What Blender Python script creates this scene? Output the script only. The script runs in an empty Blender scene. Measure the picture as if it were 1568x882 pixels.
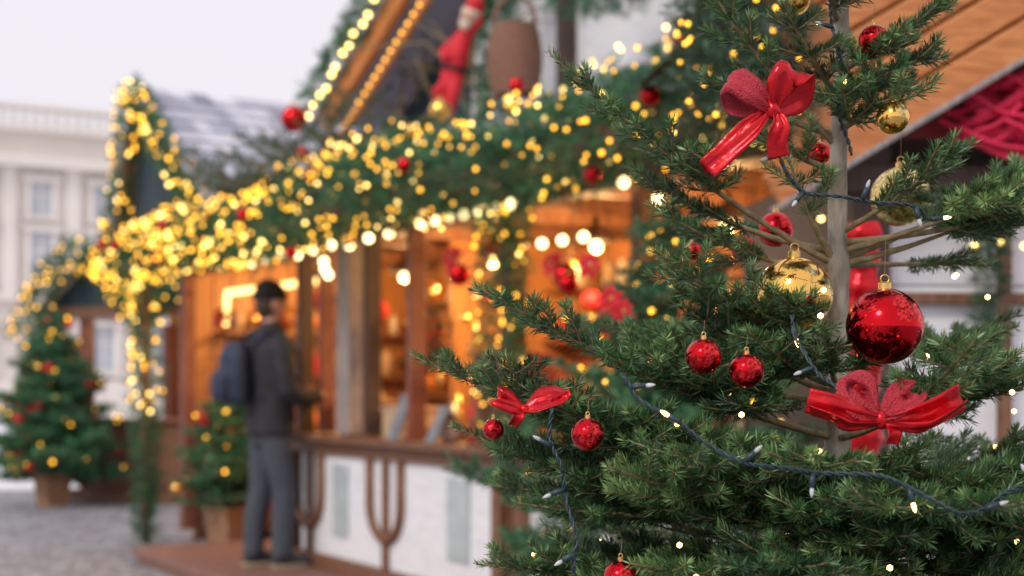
import bpy, bmesh, math, random
import numpy as np
from mathutils import Vector, Matrix
random.seed(7)
rng = np.random.default_rng(7)
scene = bpy.context.scene
scene.view_settings.view_transform = 'Standard'
scene.view_settings.look = 'None'
scene.view_settings.exposure = 0

# ------------------------------------------------------------------ materials
def new_mat(name):
    m = bpy.data.materials.new(name); m.use_nodes = True
    nt = m.node_tree
    return m, nt, nt.nodes['Principled BSDF']

def ramp(nt, stops):
    r = nt.nodes.new('ShaderNodeValToRGB')
    cr = r.color_ramp
    while len(cr.elements) < len(stops): cr.elements.new(0.5)
    for e, (p, c) in zip(cr.elements, stops):
        e.position = p; e.color = (*c, 1)
    return r

def mat_noise(name, c0, c1, scale=8, rough=0.6, metallic=0, bump=0.0, stretch=(1,1,1), detail=5, bdist=0.01):
    m, nt, b = new_mat(name)
    tc = nt.nodes.new('ShaderNodeTexCoord'); mp = nt.nodes.new('ShaderNodeMapping')
    mp.inputs['Scale'].default_value = stretch
    n = nt.nodes.new('ShaderNodeTexNoise'); n.inputs['Scale'].default_value = scale; n.inputs['Detail'].default_value = detail
    r = ramp(nt, [(0.3, c0), (0.7, c1)])
    nt.links.new(tc.outputs['Object'], mp.inputs['Vector']); nt.links.new(mp.outputs[0], n.inputs['Vector'])
    nt.links.new(n.outputs[0], r.inputs[0]); nt.links.new(r.outputs[0], b.inputs['Base Color'])
    b.inputs['Roughness'].default_value = rough; b.inputs['Metallic'].default_value = metallic
    if bump:
        bp = nt.nodes.new('ShaderNodeBump'); bp.inputs['Strength'].default_value = bump; bp.inputs['Distance'].default_value = bdist
        nt.links.new(n.outputs[0], bp.inputs['Height']); nt.links.new(bp.outputs[0], b.inputs['Normal'])
    return m

def mat_tint(name, stops, rough=0.5, spec=0.5):
    m, nt, b = new_mat(name)
    a = nt.nodes.new('ShaderNodeAttribute'); a.attribute_name = 'tint'
    r = ramp(nt, stops)
    nt.links.new(a.outputs['Fac'], r.inputs[0]); nt.links.new(r.outputs[0], b.inputs['Base Color'])
    b.inputs['Roughness'].default_value = rough
    b.inputs['Specular IOR Level'].default_value = spec
    return m

def mat_emit(name, col, strength, sample=False):
    m, nt, b = new_mat(name)
    b.inputs['Base Color'].default_value = (*col, 1)
    b.inputs['Emission Color'].default_value = (*col, 1)
    b.inputs['Emission Strength'].default_value = strength
    if not sample:
        m.cycles.emission_sampling = 'NONE'
    return m

def mat_bauble(name, c, glit, scale=300, rough=0.1, amt=0.5):
    m, nt, b = new_mat(name)
    tc = nt.nodes.new('ShaderNodeTexCoord')
    v = nt.nodes.new('ShaderNodeTexVoronoi'); v.inputs['Scale'].default_value = scale
    n = nt.nodes.new('ShaderNodeTexNoise'); n.inputs['Scale'].default_value = 38; n.inputs['Detail'].default_value = 2
    nt.links.new(tc.outputs['Object'], v.inputs['Vector']); nt.links.new(tc.outputs['Object'], n.inputs['Vector'])
    mask = ramp(nt, [(amt, (0,0,0)), (amt+0.04, (1,1,1))])
    nt.links.new(n.outputs[0], mask.inputs[0])
    mix = nt.nodes.new('ShaderNodeMix'); mix.data_type = 'RGBA'
    nt.links.new(mask.outputs[0], mix.inputs[0])
    mix.inputs[6].default_value = (*c, 1)
    gl = nt.nodes.new('ShaderNodeMix'); gl.data_type = 'RGBA'
    gl.inputs[6].default_value = (*[x*0.35 for x in c], 1); gl.inputs[7].default_value = (*glit, 1)
    sx = nt.nodes.new('ShaderNodeSeparateColor'); nt.links.new(v.outputs['Color'], sx.inputs[0])
    nt.links.new(sx.outputs[0], gl.inputs[0]); nt.links.new(gl.outputs[2], mix.inputs[7])
    nt.links.new(mix.outputs[2], b.inputs['Base Color'])
    b.inputs['Metallic'].default_value = 1.0
    rr = nt.nodes.new('ShaderNodeMapRange'); rr.inputs[3].default_value = rough; rr.inputs[4].default_value = 0.3
    nt.links.new(mask.outputs[0], rr.inputs[0]); nt.links.new(rr.outputs[0], b.inputs['Roughness'])
    bp = nt.nodes.new('ShaderNodeBump'); bp.inputs['Distance'].default_value = 0.0012
    nt.links.new(mask.outputs[0], bp.inputs['Strength']); nt.links.new(sx.outputs[1], bp.inputs['Height'])
    nt.links.new(bp.outputs[0], b.inputs['Normal'])
    b.inputs['Coat Weight'].default_value = 0.15; b.inputs['Coat Roughness'].default_value = 0.05
    return m

M = {}
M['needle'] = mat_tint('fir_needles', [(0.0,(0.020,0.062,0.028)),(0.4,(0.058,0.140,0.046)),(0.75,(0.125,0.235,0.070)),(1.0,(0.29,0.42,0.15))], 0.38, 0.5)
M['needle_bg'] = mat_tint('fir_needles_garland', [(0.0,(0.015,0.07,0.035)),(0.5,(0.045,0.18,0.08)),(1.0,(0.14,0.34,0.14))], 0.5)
M['needle_dark'] = mat_tint('fir_needles_dark', [(0.0,(0.014,0.045,0.028)),(0.6,(0.045,0.12,0.06)),(1.0,(0.10,0.21,0.10))], 0.5)
M['bark'] = mat_noise('fir_bark', (0.20,0.165,0.12), (0.56,0.52,0.43), 55, 0.85, 0, 0.8, (1,1,0.35))
M['twig'] = mat_noise('twig_bark', (0.16,0.12,0.055), (0.34,0.27,0.14), 90, 0.75, 0, 0.3)
M['red_b'] = mat_bauble('red_bauble_glass', (0.60,0.004,0.012), (1.0,0.05,0.05), 420, 0.07, 0.54)
M['gold_b'] = mat_bauble('gold_bauble_glass', (0.95,0.55,0.12), (1.0,0.85,0.4), 420, 0.07, 0.60)
M['gold_g'] = mat_bauble('gold_glitter_glass', (0.95,0.55,0.10), (1.0,0.85,0.35), 260, 0.2, 0.3)
M['gold'] = mat_noise('gold_metal', (0.8,0.5,0.15), (0.9,0.62,0.25), 30, 0.3, 1)
M['ribbon'] = mat_noise('red_foil_ribbon', (0.42,0.004,0.010), (0.70,0.010,0.018), 55, 0.20, 0.5, 0.5, (1,1,1), 3, 0.004)
M['ribbon_mesh'] = mat_noise('red_gauze_ribbon', (0.34,0.012,0.03), (0.62,0.04,0.06), 500, 0.45, 0.15, 0.5)
M['wire'] = mat_noise('dark_green_wire', (0.010,0.026,0.034), (0.022,0.050,0.064), 50, 0.4)
M['bulb_fg'] = mat_emit('led_bulb_warm', (1.0,0.60,0.20), 6)
M['bulb_clear'] = mat_noise('led_bulb_unlit', (0.40,0.44,0.46), (0.60,0.64,0.66), 50, 0.08)
M['bulb_y'] = mat_emit('fairy_bulb_amber', (1.0,0.47,0.035), 4.4)
M['bulb_w'] = mat_emit('fairy_bulb_warm_white', (1.0,0.66,0.18), 6.5)
M['bulb_big'] = mat_emit('globe_bulb_warm', (1.0,0.78,0.38), 6.5)
M['tube'] = mat_emit('lamp_tube_warm', (1.0,0.66,0.22), 4.0)
M['wood'] = mat_noise('brown_stained_wood', (0.12,0.05,0.025), (0.25,0.115,0.06), 12, 0.55, 0, 0.3, (6,6,0.7))
M['wood_red'] = mat_noise('red_brown_wood', (0.17,0.05,0.03), (0.27,0.09,0.055), 12, 0.5, 0, 0.2, (5,5,0.7))
M['deck'] = mat_noise('weathered_deck_wood', (0.16,0.075,0.06), (0.30,0.16,0.13), 9, 0.6, 0, 0.2, (4,4,1))
M['wood_dark'] = mat_noise('dark_wood', (0.045,0.026,0.02), (0.09,0.052,0.038), 12, 0.6, 0, 0.2, (5,5,0.7))
M['wood_grey'] = mat_noise('weathered_grey_wood', (0.22,0.19,0.18), (0.40,0.36,0.34), 14, 0.75, 0, 0.2, (6,6,0.6))
M['pine'] = mat_noise('varnished_pine', (0.42,0.13,0.035), (0.68,0.27,0.08), 7, 0.45, 0, 0.3, (1.2,12,12))
M['pine_w'] = mat_noise('pine_boards', (0.36,0.15,0.05), (0.62,0.30,0.11), 9, 0.5, 0, 0.2, (9,9,0.5))
M['white'] = mat_noise('white_painted_boards', (0.72,0.73,0.77), (0.84,0.84,0.86), 7, 0.6, 0, 0.1, (1,1,3))
M['grey_panel'] = mat_noise('pale_glass_panel', (0.38,0.45,0.47), (0.52,0.58,0.58), 10, 0.3)
M['slate'] = mat_noise('grey_slate_board', (0.16,0.17,0.19), (0.26,0.27,0.29), 10, 0.6)
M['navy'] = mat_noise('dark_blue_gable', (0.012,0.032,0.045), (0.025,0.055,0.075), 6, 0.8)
M['shingle'] = mat_tint('roof_shingles', [(0,(0.28,0.29,0.36)),(0.5,(0.46,0.47,0.55)),(1,(0.68,0.68,0.74))], 0.8)
M['stone'] = mat_noise('pale_limestone', (0.62,0.56,0.51), (0.74,0.68,0.62), 0.4, 0.9)
M['stone_trim'] = mat_noise('pale_limestone_trim', (0.70,0.65,0.60), (0.78,0.73,0.68), 0.6, 0.9)
M['window'] = mat_noise('window_glass', (0.36,0.40,0.46), (0.48,0.52,0.58), 0.5, 0.2)
M['red'] = mat_noise('red_fabric', (0.55,0.008,0.02), (0.72,0.02,0.035), 20, 0.7)
M['net'] = mat_noise('crimson_netting', (0.60,0.008,0.05), (0.85,0.02,0.10), 30, 0.6)
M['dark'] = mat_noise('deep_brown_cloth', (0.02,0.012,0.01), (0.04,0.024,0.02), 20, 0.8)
M['burg'] = mat_noise('burgundy_card', (0.17,0.008,0.015), (0.23,0.012,0.02), 20, 0.6)
M['jacket'] = mat_noise('charcoal_jacket', (0.014,0.015,0.020), (0.036,0.035,0.043), 40, 0.8, 0, 0.4)
M['jeans'] = mat_noise('grey_blue_jeans', (0.040,0.048,0.066), (0.078,0.09,0.115), 60, 0.85, 0, 0.4)
M['pack'] = mat_noise('navy_backpack', (0.006,0.014,0.04), (0.016,0.032,0.075), 40, 0.6)
M['black'] = mat_noise('black_knit', (0.006,0.006,0.008), (0.016,0.016,0.02), 80, 0.9, 0, 0.4)
M['skin'] = mat_noise('skin', (0.52,0.30,0.21), (0.62,0.37,0.27), 20, 0.5)
M['hair'] = mat_noise('brown_hair', (0.03,0.018,0.01), (0.06,0.035,0.02), 90, 0.6, 0, 0.5)
M['shoe'] = mat_noise('dark_shoe', (0.03,0.03,0.04), (0.06,0.06,0.07), 50, 0.6)
M['sole'] = mat_noise('tan_sole', (0.35,0.27,0.18), (0.45,0.36,0.25), 50, 0.8)
M['wicker'] = mat_noise('wicker', (0.20,0.09,0.06), (0.42,0.23,0.15), 70, 0.7, 0, 0.8, (1,1,3))
M['terracotta'] = mat_noise('wooden_pot', (0.25,0.13,0.07), (0.36,0.2,0.11), 14, 0.8)
M['blue'] = mat_noise('blue_plastic', (0.04,0.25,0.6), (0.06,0.32,0.7), 10, 0.4)
M['card'] = mat_noise('kraft_card', (0.45,0.30,0.18), (0.58,0.42,0.27), 20, 0.8)
M['cream'] = mat_noise('cream_ceramic', (0.62,0.52,0.40), (0.75,0.66,0.52), 20, 0.4)
M['orange'] = mat_noise('orange_glaze', (0.75,0.22,0.03), (0.85,0.33,0.06), 20, 0.35)

# ------------------------------------------------------------------ helpers
def link(ob, parent=None):
    scene.collection.objects.link(ob)
    if parent is not None: ob.parent = parent
    return ob

def empty(name, loc=(0,0,0)):
    e = bpy.data.objects.new(name, None); e.empty_display_size = 0.1
    scene.collection.objects.link(e); e.location = loc
    return e

def mesh_obj(name, verts, faces, mat, parent=None, smooth=False, bevel=0, tint=None, loc=None):
    me = bpy.data.meshes.new(name)
    me.from_pydata([tuple(v) for v in verts], [], [tuple(f) for f in faces])
    me.materials.append(mat)
    if smooth: me.polygons.foreach_set('use_smooth', [True]*len(me.polygons))
    if tint is not None:
        a = me.attributes.new('tint', 'FLOAT', 'POINT'); a.data.foreach_set('value', np.asarray(tint, dtype=np.float32))
    me.update()
    ob = bpy.data.objects.new(name, me); link(ob, parent)
    if loc is not None: ob.location = loc
    if bevel:
        bv = ob.modifiers.new('bevel', 'BEVEL'); bv.width = bevel; bv.segments = 2
    return ob

def np_mesh(name, V, Fq, mat, parent=None, tint=None, smooth=False):
    me = bpy.data.meshes.new(name)
    n, k = Fq.shape
    me.vertices.add(len(V)); me.vertices.foreach_set('co', V.astype(np.float32).ravel())
    me.loops.add(n*k); me.loops.foreach_set('vertex_index', Fq.astype(np.int32).ravel())
    me.polygons.add(n); me.polygons.foreach_set('loop_start', np.arange(0, n*k, k, dtype=np.int32))
    me.polygons.foreach_set('loop_total', np.full(n, k, dtype=np.int32))
    if smooth: me.polygons.foreach_set('use_smooth', np.ones(n, dtype=bool))
    me.update(calc_edges=True)
    if tint is not None:
        a = me.attributes.new('tint', 'FLOAT', 'POINT'); a.data.foreach_set('value', tint.astype(np.float32))
    me.materials.append(mat)
    ob = bpy.data.objects.new(name, me); link(ob, parent)
    return ob

BOXF = [(0,3,2,1),(4,5,6,7),(0,1,5,4),(1,2,6,5),(2,3,7,6),(3,0,4,7)]
def prism8(name, c, mat, parent, bevel=0.004):
    return mesh_obj(name, c, BOXF, mat, parent, bevel=bevel)

def box(name, x0,x1,y0,y1,z0,z1, mat, parent=None, bevel=0.004, fr=lambda a,b,c:(a,b,c)):
    c = [fr(x0,y0,z0),fr(x1,y0,z0),fr(x1,y1,z0),fr(x0,y1,z0),fr(x0,y0,z1),fr(x1,y0,z1),fr(x1,y1,z1),fr(x0,y1,z1)]
    return prism8(name, c, mat, parent, bevel)

def unit(v): 
    v = np.asarray(v, float); return v/np.linalg.norm(v)

def beam(name, a, b, w, h, mat, parent, upv=(0,0,1), bevel=0.004):
    a = np.array(a, float); b = np.array(b, float); d = unit(b-a)
    s = unit(np.cross(d, upv)); u = np.cross(s, d)
    c = []
    for p in (a, b):
        for (i, j) in ((-1,-1),(1,-1),(1,1),(-1,1)):
            c.append(p + s*i*w/2 + u*j*h/2)
    return prism8(name, c, mat, parent, bevel)

def tube_geo(pts, rads, sides=8, squash=1.0, side=None, caps=True):
    pts = np.asarray(pts, float); n = len(pts)
    rads = np.broadcast_to(np.asarray(rads, float), (n,))
    T = np.gradient(pts, axis=0); T /= np.linalg.norm(T, axis=1)[:,None] + 1e-12
    ref = np.array([0.13,0.21,0.97]) if side is None else np.asarray(side, float)
    if side is None and abs(np.dot(T[0], ref)) > 0.9: ref = np.array([0.97,0.2,0.1])
    A = ref - (T@ref)[:,None]*T; A /= np.linalg.norm(A, axis=1)[:,None] + 1e-12
    B = np.cross(T, A)
    ang = np.linspace(0, 2*math.pi, sides, endpoint=False)
    V = pts[:,None,:] + rads[:,None,None]*(A[:,None,:]*np.cos(ang)[None,:,None] + squash*B[:,None,:]*np.sin(ang)[None,:,None])
    V = V.reshape(-1,3)
    F = []
    for i in range(n-1):
        for j in range(sides):
            k = (j+1) % sides
            F.append((i*sides+j, i*sides+k, (i+1)*sides+k, (i+1)*sides+j))
    if caps:
        F.append(tuple(range(sides))[::-1]); F.append(tuple((n-1)*sides+j for j in range(sides)))
    return V, F

def tubes_obj(name, tubes, mat, parent, remesh=0, smooth=True):
    VV, FF, off = [], [], 0
    for V, F in tubes:
        VV.append(V); FF += [tuple(i+off for i in f) for f in F]; off += len(V)
    ob = mesh_obj(name, np.vstack(VV), FF, mat, parent, smooth=smooth)
    if remesh:
        r = ob.modifiers.new('remesh', 'REMESH'); r.mode = 'VOXEL'; r.voxel_size = remesh; r.use_smooth_shade = True
        s = ob.modifiers.new('smooth', 'SMOOTH'); s.iterations = 4; s.factor = 0.5
    return ob

def ball_geo(c, rx, ry=None, rz=None, seg=14, rings=9, rot=None):
    ry = ry or rx; rz = rz or rx
    V = [(0,0,1)]; F = []
    for i in range(1, rings):
        ph = math.pi*i/rings
        for j in range(seg):
            th = 2*math.pi*j/seg
            V.append((math.sin(ph)*math.cos(th), math.sin(ph)*math.sin(th), math.cos(ph)))
    V.append((0,0,-1))
    for j in range(seg):
        k = (j+1) % seg
        F.append((0, 1+j, 1+k))
        F.append((len(V)-1, 1+(rings-2)*seg+k, 1+(rings-2)*seg+j))
    for i in range(rings-2):
        for j in range(seg):
            k = (j+1) % seg; a = 1+i*seg
            F.append((a+j, a+seg+j, a+seg+k, a+k))
    V = np.array(V)*np.array([rx,ry,rz])
    if rot is not None: V = V@np.asarray(rot).T
    return V + np.asarray(c, float), F

def lathe_geo(c, prof, seg=16):
    V = []; F = []
    for r, z in prof:
        for j in range(seg):
            th = 2*math.pi*j/seg
            V.append((r*math.cos(th), r*math.sin(th), z))
    for i in range(len(prof)-1):
        for j in range(seg):
            k = (j+1) % seg
            F.append((i*seg+j, i*seg+k, (i+1)*seg+k, (i+1)*seg+j))
    F.append(tuple(range(seg))[::-1]); F.append(tuple((len(prof)-1)*seg+j for j in range(seg)))
    return np.array(V)+np.asarray(c, float), F

def catmull(P, n=12):
    P = [np.asarray(p, float) for p in P]
    P = [2*P[0]-P[1]] + P + [2*P[-1]-P[-2]]
    out = []
    for i in range(1, len(P)-2):
        a,b,c,d = P[i-1],P[i],P[i+1],P[i+2]
        for t in np.linspace(0,1,n,endpoint=False):
            out.append(0.5*((2*b)+(-a+c)*t+(2*a-5*b+4*c-d)*t*t+(-a+3*b-3*c+d)*t**3))
    out.append(P[-2])
    return np.array(out)

bm = bmesh.new(); bmesh.ops.create_icosphere(bm, subdivisions=1, radius=1.0)
ICO_V = np.array([v.co[:] for v in bm.verts]); ICO_F = np.array([[v.index for v in f.verts] for f in bm.faces]); bm.free()
bm = bmesh.new(); bmesh.ops.create_icosphere(bm, subdivisions=2, radius=1.0)
ICO2_V = np.array([v.co[:] for v in bm.verts]); ICO2_F = np.array([[v.index for v in f.verts] for f in bm.faces]); bm.free()
def balls(name, pts, rad, mat, parent, fine=False, stretch=1.0):
    pts = np.asarray(pts, float).reshape(-1,3)
    bv, bf = (ICO2_V, ICO2_F) if fine else (ICO_V, ICO_F)
    rad = np.broadcast_to(np.asarray(rad, float), (len(pts),))
    V = pts[:,None,:] + (bv*np.array([1,1,stretch]))[None]*rad[:,None,None]
    F = bf[None] + (np.arange(len(pts))*len(bv))[:,None,None]
    return np_mesh(name, V.reshape(-1,3), F.reshape(-1,3), mat, parent, smooth=True)

# ------------------------------------------------------------------ foliage engine
class Fir:
    def __init__(s, spacing, nlen, nwid, seed=1):
        s.sp, s.L, s.W = spacing, nlen, nwid
        s.P, s.D, s.T, s.S = [], [], [], []
        s.wood = []; s.pts = []; s.dm = 1.0
        s.r = np.random.default_rng(seed)
    def twig(s, p0, p1, p2, r0, r1, nf, tone=0.0, sides=5, dens=1.0):
        L = np.linalg.norm(p1-p0)+np.linalg.norm(p2-p1)
        k = max(4, int(L/0.03))
        t = np.linspace(0,1,k)[:,None]
        C = (1-t)**2*p0 + 2*t*(1-t)*p1 + t*t*p2
        if r0 > 0: s.wood.append(tube_geo(C, np.linspace(r0, r1, k), sides, caps=False))
        n = int(L*(1-nf)/s.sp*dens*s.dm)
        if n < 1: return
        t = (nf + (1-nf)*s.r.random(n))[:,None]
        P = (1-t)**2*p0 + 2*t*(1-t)*p1 + t*t*p2
        D = 2*(1-t)*(p1-p0)+2*t*(p2-p1)
        D /= np.linalg.norm(D, axis=1)[:,None]+1e-9
        s.P.append(P); s.D.append(D)
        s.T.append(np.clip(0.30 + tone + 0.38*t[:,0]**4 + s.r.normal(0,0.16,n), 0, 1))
        s.S.append((1.0 - 0.35*np.clip((t[:,0]-0.88)/0.12, 0, 1))*(1.0 if s.dm>0.9 else 1.2))
    def branch(s, p0, p2, sag=0.03, nf=0.25, r0=0.005, level=0, step=0.034, ang=50, sidelen=0.5, tone=None, minlen=0.035, up=(0,0,1)):
        p0 = np.asarray(p0, float); p2 = np.asarray(p2, float)
        d = p2-p0; L = np.linalg.norm(d)
        if tone is None: tone = s.r.normal(0, 0.12)
        p1 = p0 + d*0.5 + np.array([s.r.normal(0,0.02)*L, s.r.normal(0,0.02)*L, -sag])
        s.twig(p0, p1, p2, r0, 0.0011 if s.sp < 0.002 else 0.003, nf, tone)
        if level >= 2: return
        up = np.asarray(up, float)
        t = nf + s.r.random()*0.04
        while t < 0.93:
            P = (1-t)**2*p0 + 2*t*(1-t)*p1 + t*t*p2
            D = unit(2*(1-t)*(p1-p0)+2*t*(p2-p1))
            lat = np.cross(D, up); 
            if np.linalg.norm(lat) < 0.05: lat = np.array([1.0,0,0])
            lat = unit(lat)
            for sd in (1,-1):
                if s.r.random() < 0.08: continue
                a = math.radians(ang + s.r.normal(0,7))
                dd = D*math.cos(a) + lat*sd*math.sin(a) + up*s.r.normal(0.06,0.16)
                ll = ((1-t)*L*sidelen + minlen)*s.r.uniform(0.7,1.15)
                ll = min(ll, 0.26)
                q = P + unit(dd)*ll + np.array([0,0,0.04*ll])
                s.branch(P, q, sag=0.06*ll, nf=0.02, r0=max(0.0012, r0*0.38*(1-t*0.5)), level=level+1 if ll > 0.075 else 2,
                         step=step*0.85, ang=48, sidelen=0.42, tone=tone+s.r.normal(0,0.08), minlen=minlen*0.75, up=up)
            t += step/L*s.r.uniform(0.75,1.25)
    def build(s, name, nmat, wmat, parent, woodname='limbs'):
        P = np.vstack(s.P); D = np.vstack(s.D); T = np.concatenate(s.T); S = np.concatenate(s.S); n = len(P)
        r = s.r
        X = np.cross(D, r.normal(0,1,(n,3))); X /= np.linalg.norm(X, axis=1)[:,None]+1e-9
        flip = (X[:,2] < -0.35) & (r.random(n) < 0.55); X[flip] *= -1
        th = np.radians(r.uniform(38, 68, n))[:,None]
        N = D*np.cos(th) + X*np.sin(th); N[:,2] += 0.10
        N /= np.linalg.norm(N, axis=1)[:,None]
        Wd = np.cross(N, D); Wd /= np.linalg.norm(Wd, axis=1)[:,None]+1e-9
        Wd = Wd + 0.5*r.normal(0,1,(n,3)); Wd -= (Wd*N).sum(1)[:,None]*N; Wd /= np.linalg.norm(Wd, axis=1)[:,None]+1e-9
        L = (s.L*S*r.uniform(0.75,1.15,n))[:,None]
        w = s.W/2
        bend = D*0.12*L
        V = np.stack([P - Wd*w*0.5, P + N*L*0.55 - Wd*w + bend*0.3, P + N*L + bend, P + N*L*0.55 + Wd*w + bend*0.3], axis=1).reshape(-1,3)
        F = np.arange(n*4).reshape(-1,4)
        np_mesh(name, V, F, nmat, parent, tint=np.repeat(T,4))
        if s.wood:
            off = 0; VV=[]; FF=[]
            for v, f in s.wood:
                VV.append(v); FF.append(np.array(f)+off); off += len(v)
            np_mesh(woodname, np.vstack(VV), np.vstack(FF), wmat, parent, smooth=True)
        return n

def garland_scatter(fir, path, rad, per_m, blen, rng_, flat=None, hang=0.0):
    path = np.asarray(path, float)
    seg = np.linalg.norm(np.diff(path, axis=0), axis=1); cum = np.r_[0, np.cumsum(seg)]
    n = int(cum[-1]*per_m); out = []
    for i in range(n):
        u = rng_.random()*cum[-1]; k = min(np.searchsorted(cum, u)-1, len(seg)-1); k = max(k,0)
        f = (u-cum[k])/seg[k]; c = path[k]*(1-f)+path[k+1]*f; d = (path[k+1]-path[k])/seg[k]
        x = unit(np.cross(d, rng_.normal(0,1,3)))
        rr = rad*math.sqrt(rng_.random())*(1+0.18*math.sin(u*7.3)+0.12*math.sin(u*17.1))
        off = x*rr
        if flat is not None: off = off*np.asarray(flat)
        p = c+off
        dd = unit(x*0.8 + d*rng_.normal(0,0.8) + np.array([0,0,-hang]) + rng_.normal(0,0.3,3))
        q = p + dd*blen*rng_.uniform(0.6,1.3)
        fir.twig(p, (p+q)/2 + rng_.normal(0,0.004,3), q, 0, 0, 0.0, tone=rng_.normal(0.05,0.20)+0.10*math.sin(u*11))
        if rng_.random() < 0.9: out.append((c, x, rr, d))
    return out

# ------------------------------------------------------------------ stall frame
UX, UY = -0.517, 0.856
def S(s, t, z): return (0.02 + UX*s - 0.856*t, 7.05 + UY*s - 0.517*t, z)
def sbox(name, s0,s1,t0,t1,z0,z1, mat, parent, bevel=0.004):
    return box(name, s0,s1,t0,t1,z0,z1, mat, parent, bevel, fr=S)

def shingles(name, origin, U, V, rows, w, parent, mat, seed=3):
    r = np.random.default_rng(seed)
    origin = np.array(origin,float); U = np.array(U,float); V = np.array(V,float)
    LU = np.linalg.norm(U); LV = np.linalg.norm(V); u = U/LU; v = V/LV; n = np.cross(u, v)
    if n[2] < 0: n = -n
    h = LV/rows; verts=[]; faces=[]; tint=[]
    for i in range(rows):
        x = -r.random()*w
        rowt = r.normal(0,0.12)
        while x < LU:
            ww = w*r.uniform(0.7,1.3); x0 = max(x,0); x1 = min(x+ww-0.006, LU); x += ww
            if x1 <= x0+0.01: continue
            y0 = i*h - r.uniform(0,0.012); y1 = (i+1)*h+0.03
            lo, hi = 0.030+r.uniform(0,0.006), 0.004
            b = len(verts)
            P = lambda a,c,d: origin+u*a+v*c+n*d
            verts += [P(x0,y0,0),P(x1,y0,0),P(x1,y1,-0.004),P(x0,y1,-0.004),P(x0,y0,lo),P(x1,y0,lo),P(x1,y1,hi),P(x0,y1,hi)]
            faces += [tuple(b+q for q in f) for f in BOXF]
            tint += [min(1,max(0,0.5+rowt+r.normal(0,0.28)))]*8
    return mesh_obj(name, verts, faces, mat, parent, tint=tint)

# ------------------------------------------------------------------ ground
m, nt, b = new_mat('cobblestones')
tc = nt.nodes.new('ShaderNodeTexCoord')
v = nt.nodes.new('ShaderNodeTexVoronoi'); v.feature = 'DISTANCE_TO_EDGE'; v.inputs['Scale'].default_value = 9
v2 = nt.nodes.new('ShaderNodeTexVoronoi'); v2.inputs['Scale'].default_value = 9
for x in (v, v2): nt.links.new(tc.outputs['Object'], x.inputs['Vector'])
r1 = ramp(nt, [(0.0,(0.10,0.10,0.11)),(0.12,(1,1,1))]); nt.links.new(v.outputs[0], r1.inputs[0])
sc = nt.nodes.new('ShaderNodeSeparateColor'); nt.links.new(v2.outputs['Color'], sc.inputs[0])
r2 = ramp(nt, [(0,(0.26,0.26,0.29)),(1,(0.44,0.44,0.48))]); nt.links.new(sc.outputs[0], r2.inputs[0])
mx = nt.nodes.new('ShaderNodeMix'); mx.data_type='RGBA'; mx.blend_type='MULTIPLY'; mx.inputs[0].default_value=0.8
nt.links.new(r2.outputs[0], mx.inputs[6]); nt.links.new(r1.outputs[0], mx.inputs[7])
nt.links.new(mx.outputs[2], b.inputs['Base Color']); b.inputs['Roughness'].default_value = 0.6
bp = nt.nodes.new('ShaderNodeBump'); bp.inputs['Distance'].default_value=0.02; bp.inputs['Strength'].default_value=0.6
nt.links.new(r1.outputs[0], bp.inputs['Height']); nt.links.new(bp.outputs[0], b.inputs['Normal'])
M['cobble'] = m
mesh_obj('ground', [(-400,-400,0),(400,-400,0),(400,400,0),(-400,400,0)], [(0,1,2,3)], M['cobble'])
M['plaza'] = mat_noise('pale_snowy_paving', (0.72,0.72,0.76), (0.84,0.84,0.88), 0.5, 0.8)
mesh_obj('plaza_pavement', [(-60,17.0,0.004),(60,17.0,0.004),(60,200,0.004),(-60,200,0.004)], [(0,1,2,3)], M['plaza'])

# ------------------------------------------------------------------ distant building
bld = empty('stone_palace')
BA = np.array([-27.0,52.0]); BB = np.array([-7.0,64.0]); bu = unit(BB-BA); bn = np.array([bu[1],-bu[0]])
def BF(a, o, z): p = BA + bu*a + bn*o; return (p[0], p[1], z*0.90)
LB = float(np.linalg.norm(BB-BA))
box('wall', -14, LB, -10, 0, 0, 12.6, M['stone'], bld, 0, BF)
box('plinth', -14, LB, 0, 0.25, 0, 1.6, M['stone_trim'], bld, 0.02, BF)
box('string_course', -14, LB, 0, 0.25, 5.1, 5.4, M['stone_trim'], bld, 0.02, BF)
box('cornice', -14, LB+0.3, -0.3, 0.7, 11.0, 11.45, M['stone_trim'], bld, 0.03, BF)
box('parapet_base', -14, LB+0.3, -0.3, 0.35, 12.6, 12.8, M['stone_trim'], bld, 0.03, BF)
box('parapet_rail', -14, LB+0.3, -0.3, 0.35, 13.6, 13.8, M['stone_trim'], bld, 0.03, BF)
tb = []
a = -13.8
while a < LB:
    tb.append(lathe_geo(BF(a, 0.02, 12.8), [(0.08,0),(0.14,0.2),(0.07,0.5),(0.11,0.7),(0.11,0.74)], 8)); a += 0.42
tubes_obj('balusters', tb, M['stone_trim'], bld)
VV=[];FF=[];WV=[];WF=[];PV=[];PF=[]
def addb(Vl,Fl,a0,a1,o0,o1,z0,z1):
    b0=len(Vl); Vl += [BF(a0,o0,z0),BF(a1,o0,z0),BF(a1,o1,z0),BF(a0,o1,z0),BF(a0,o0,z1),BF(a1,o0,z1),BF(a1,o1,z1),BF(a0,o1,z1)]
    Fl += [tuple(b0+q for q in f) for f in BOXF]
a = -13.0
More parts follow.
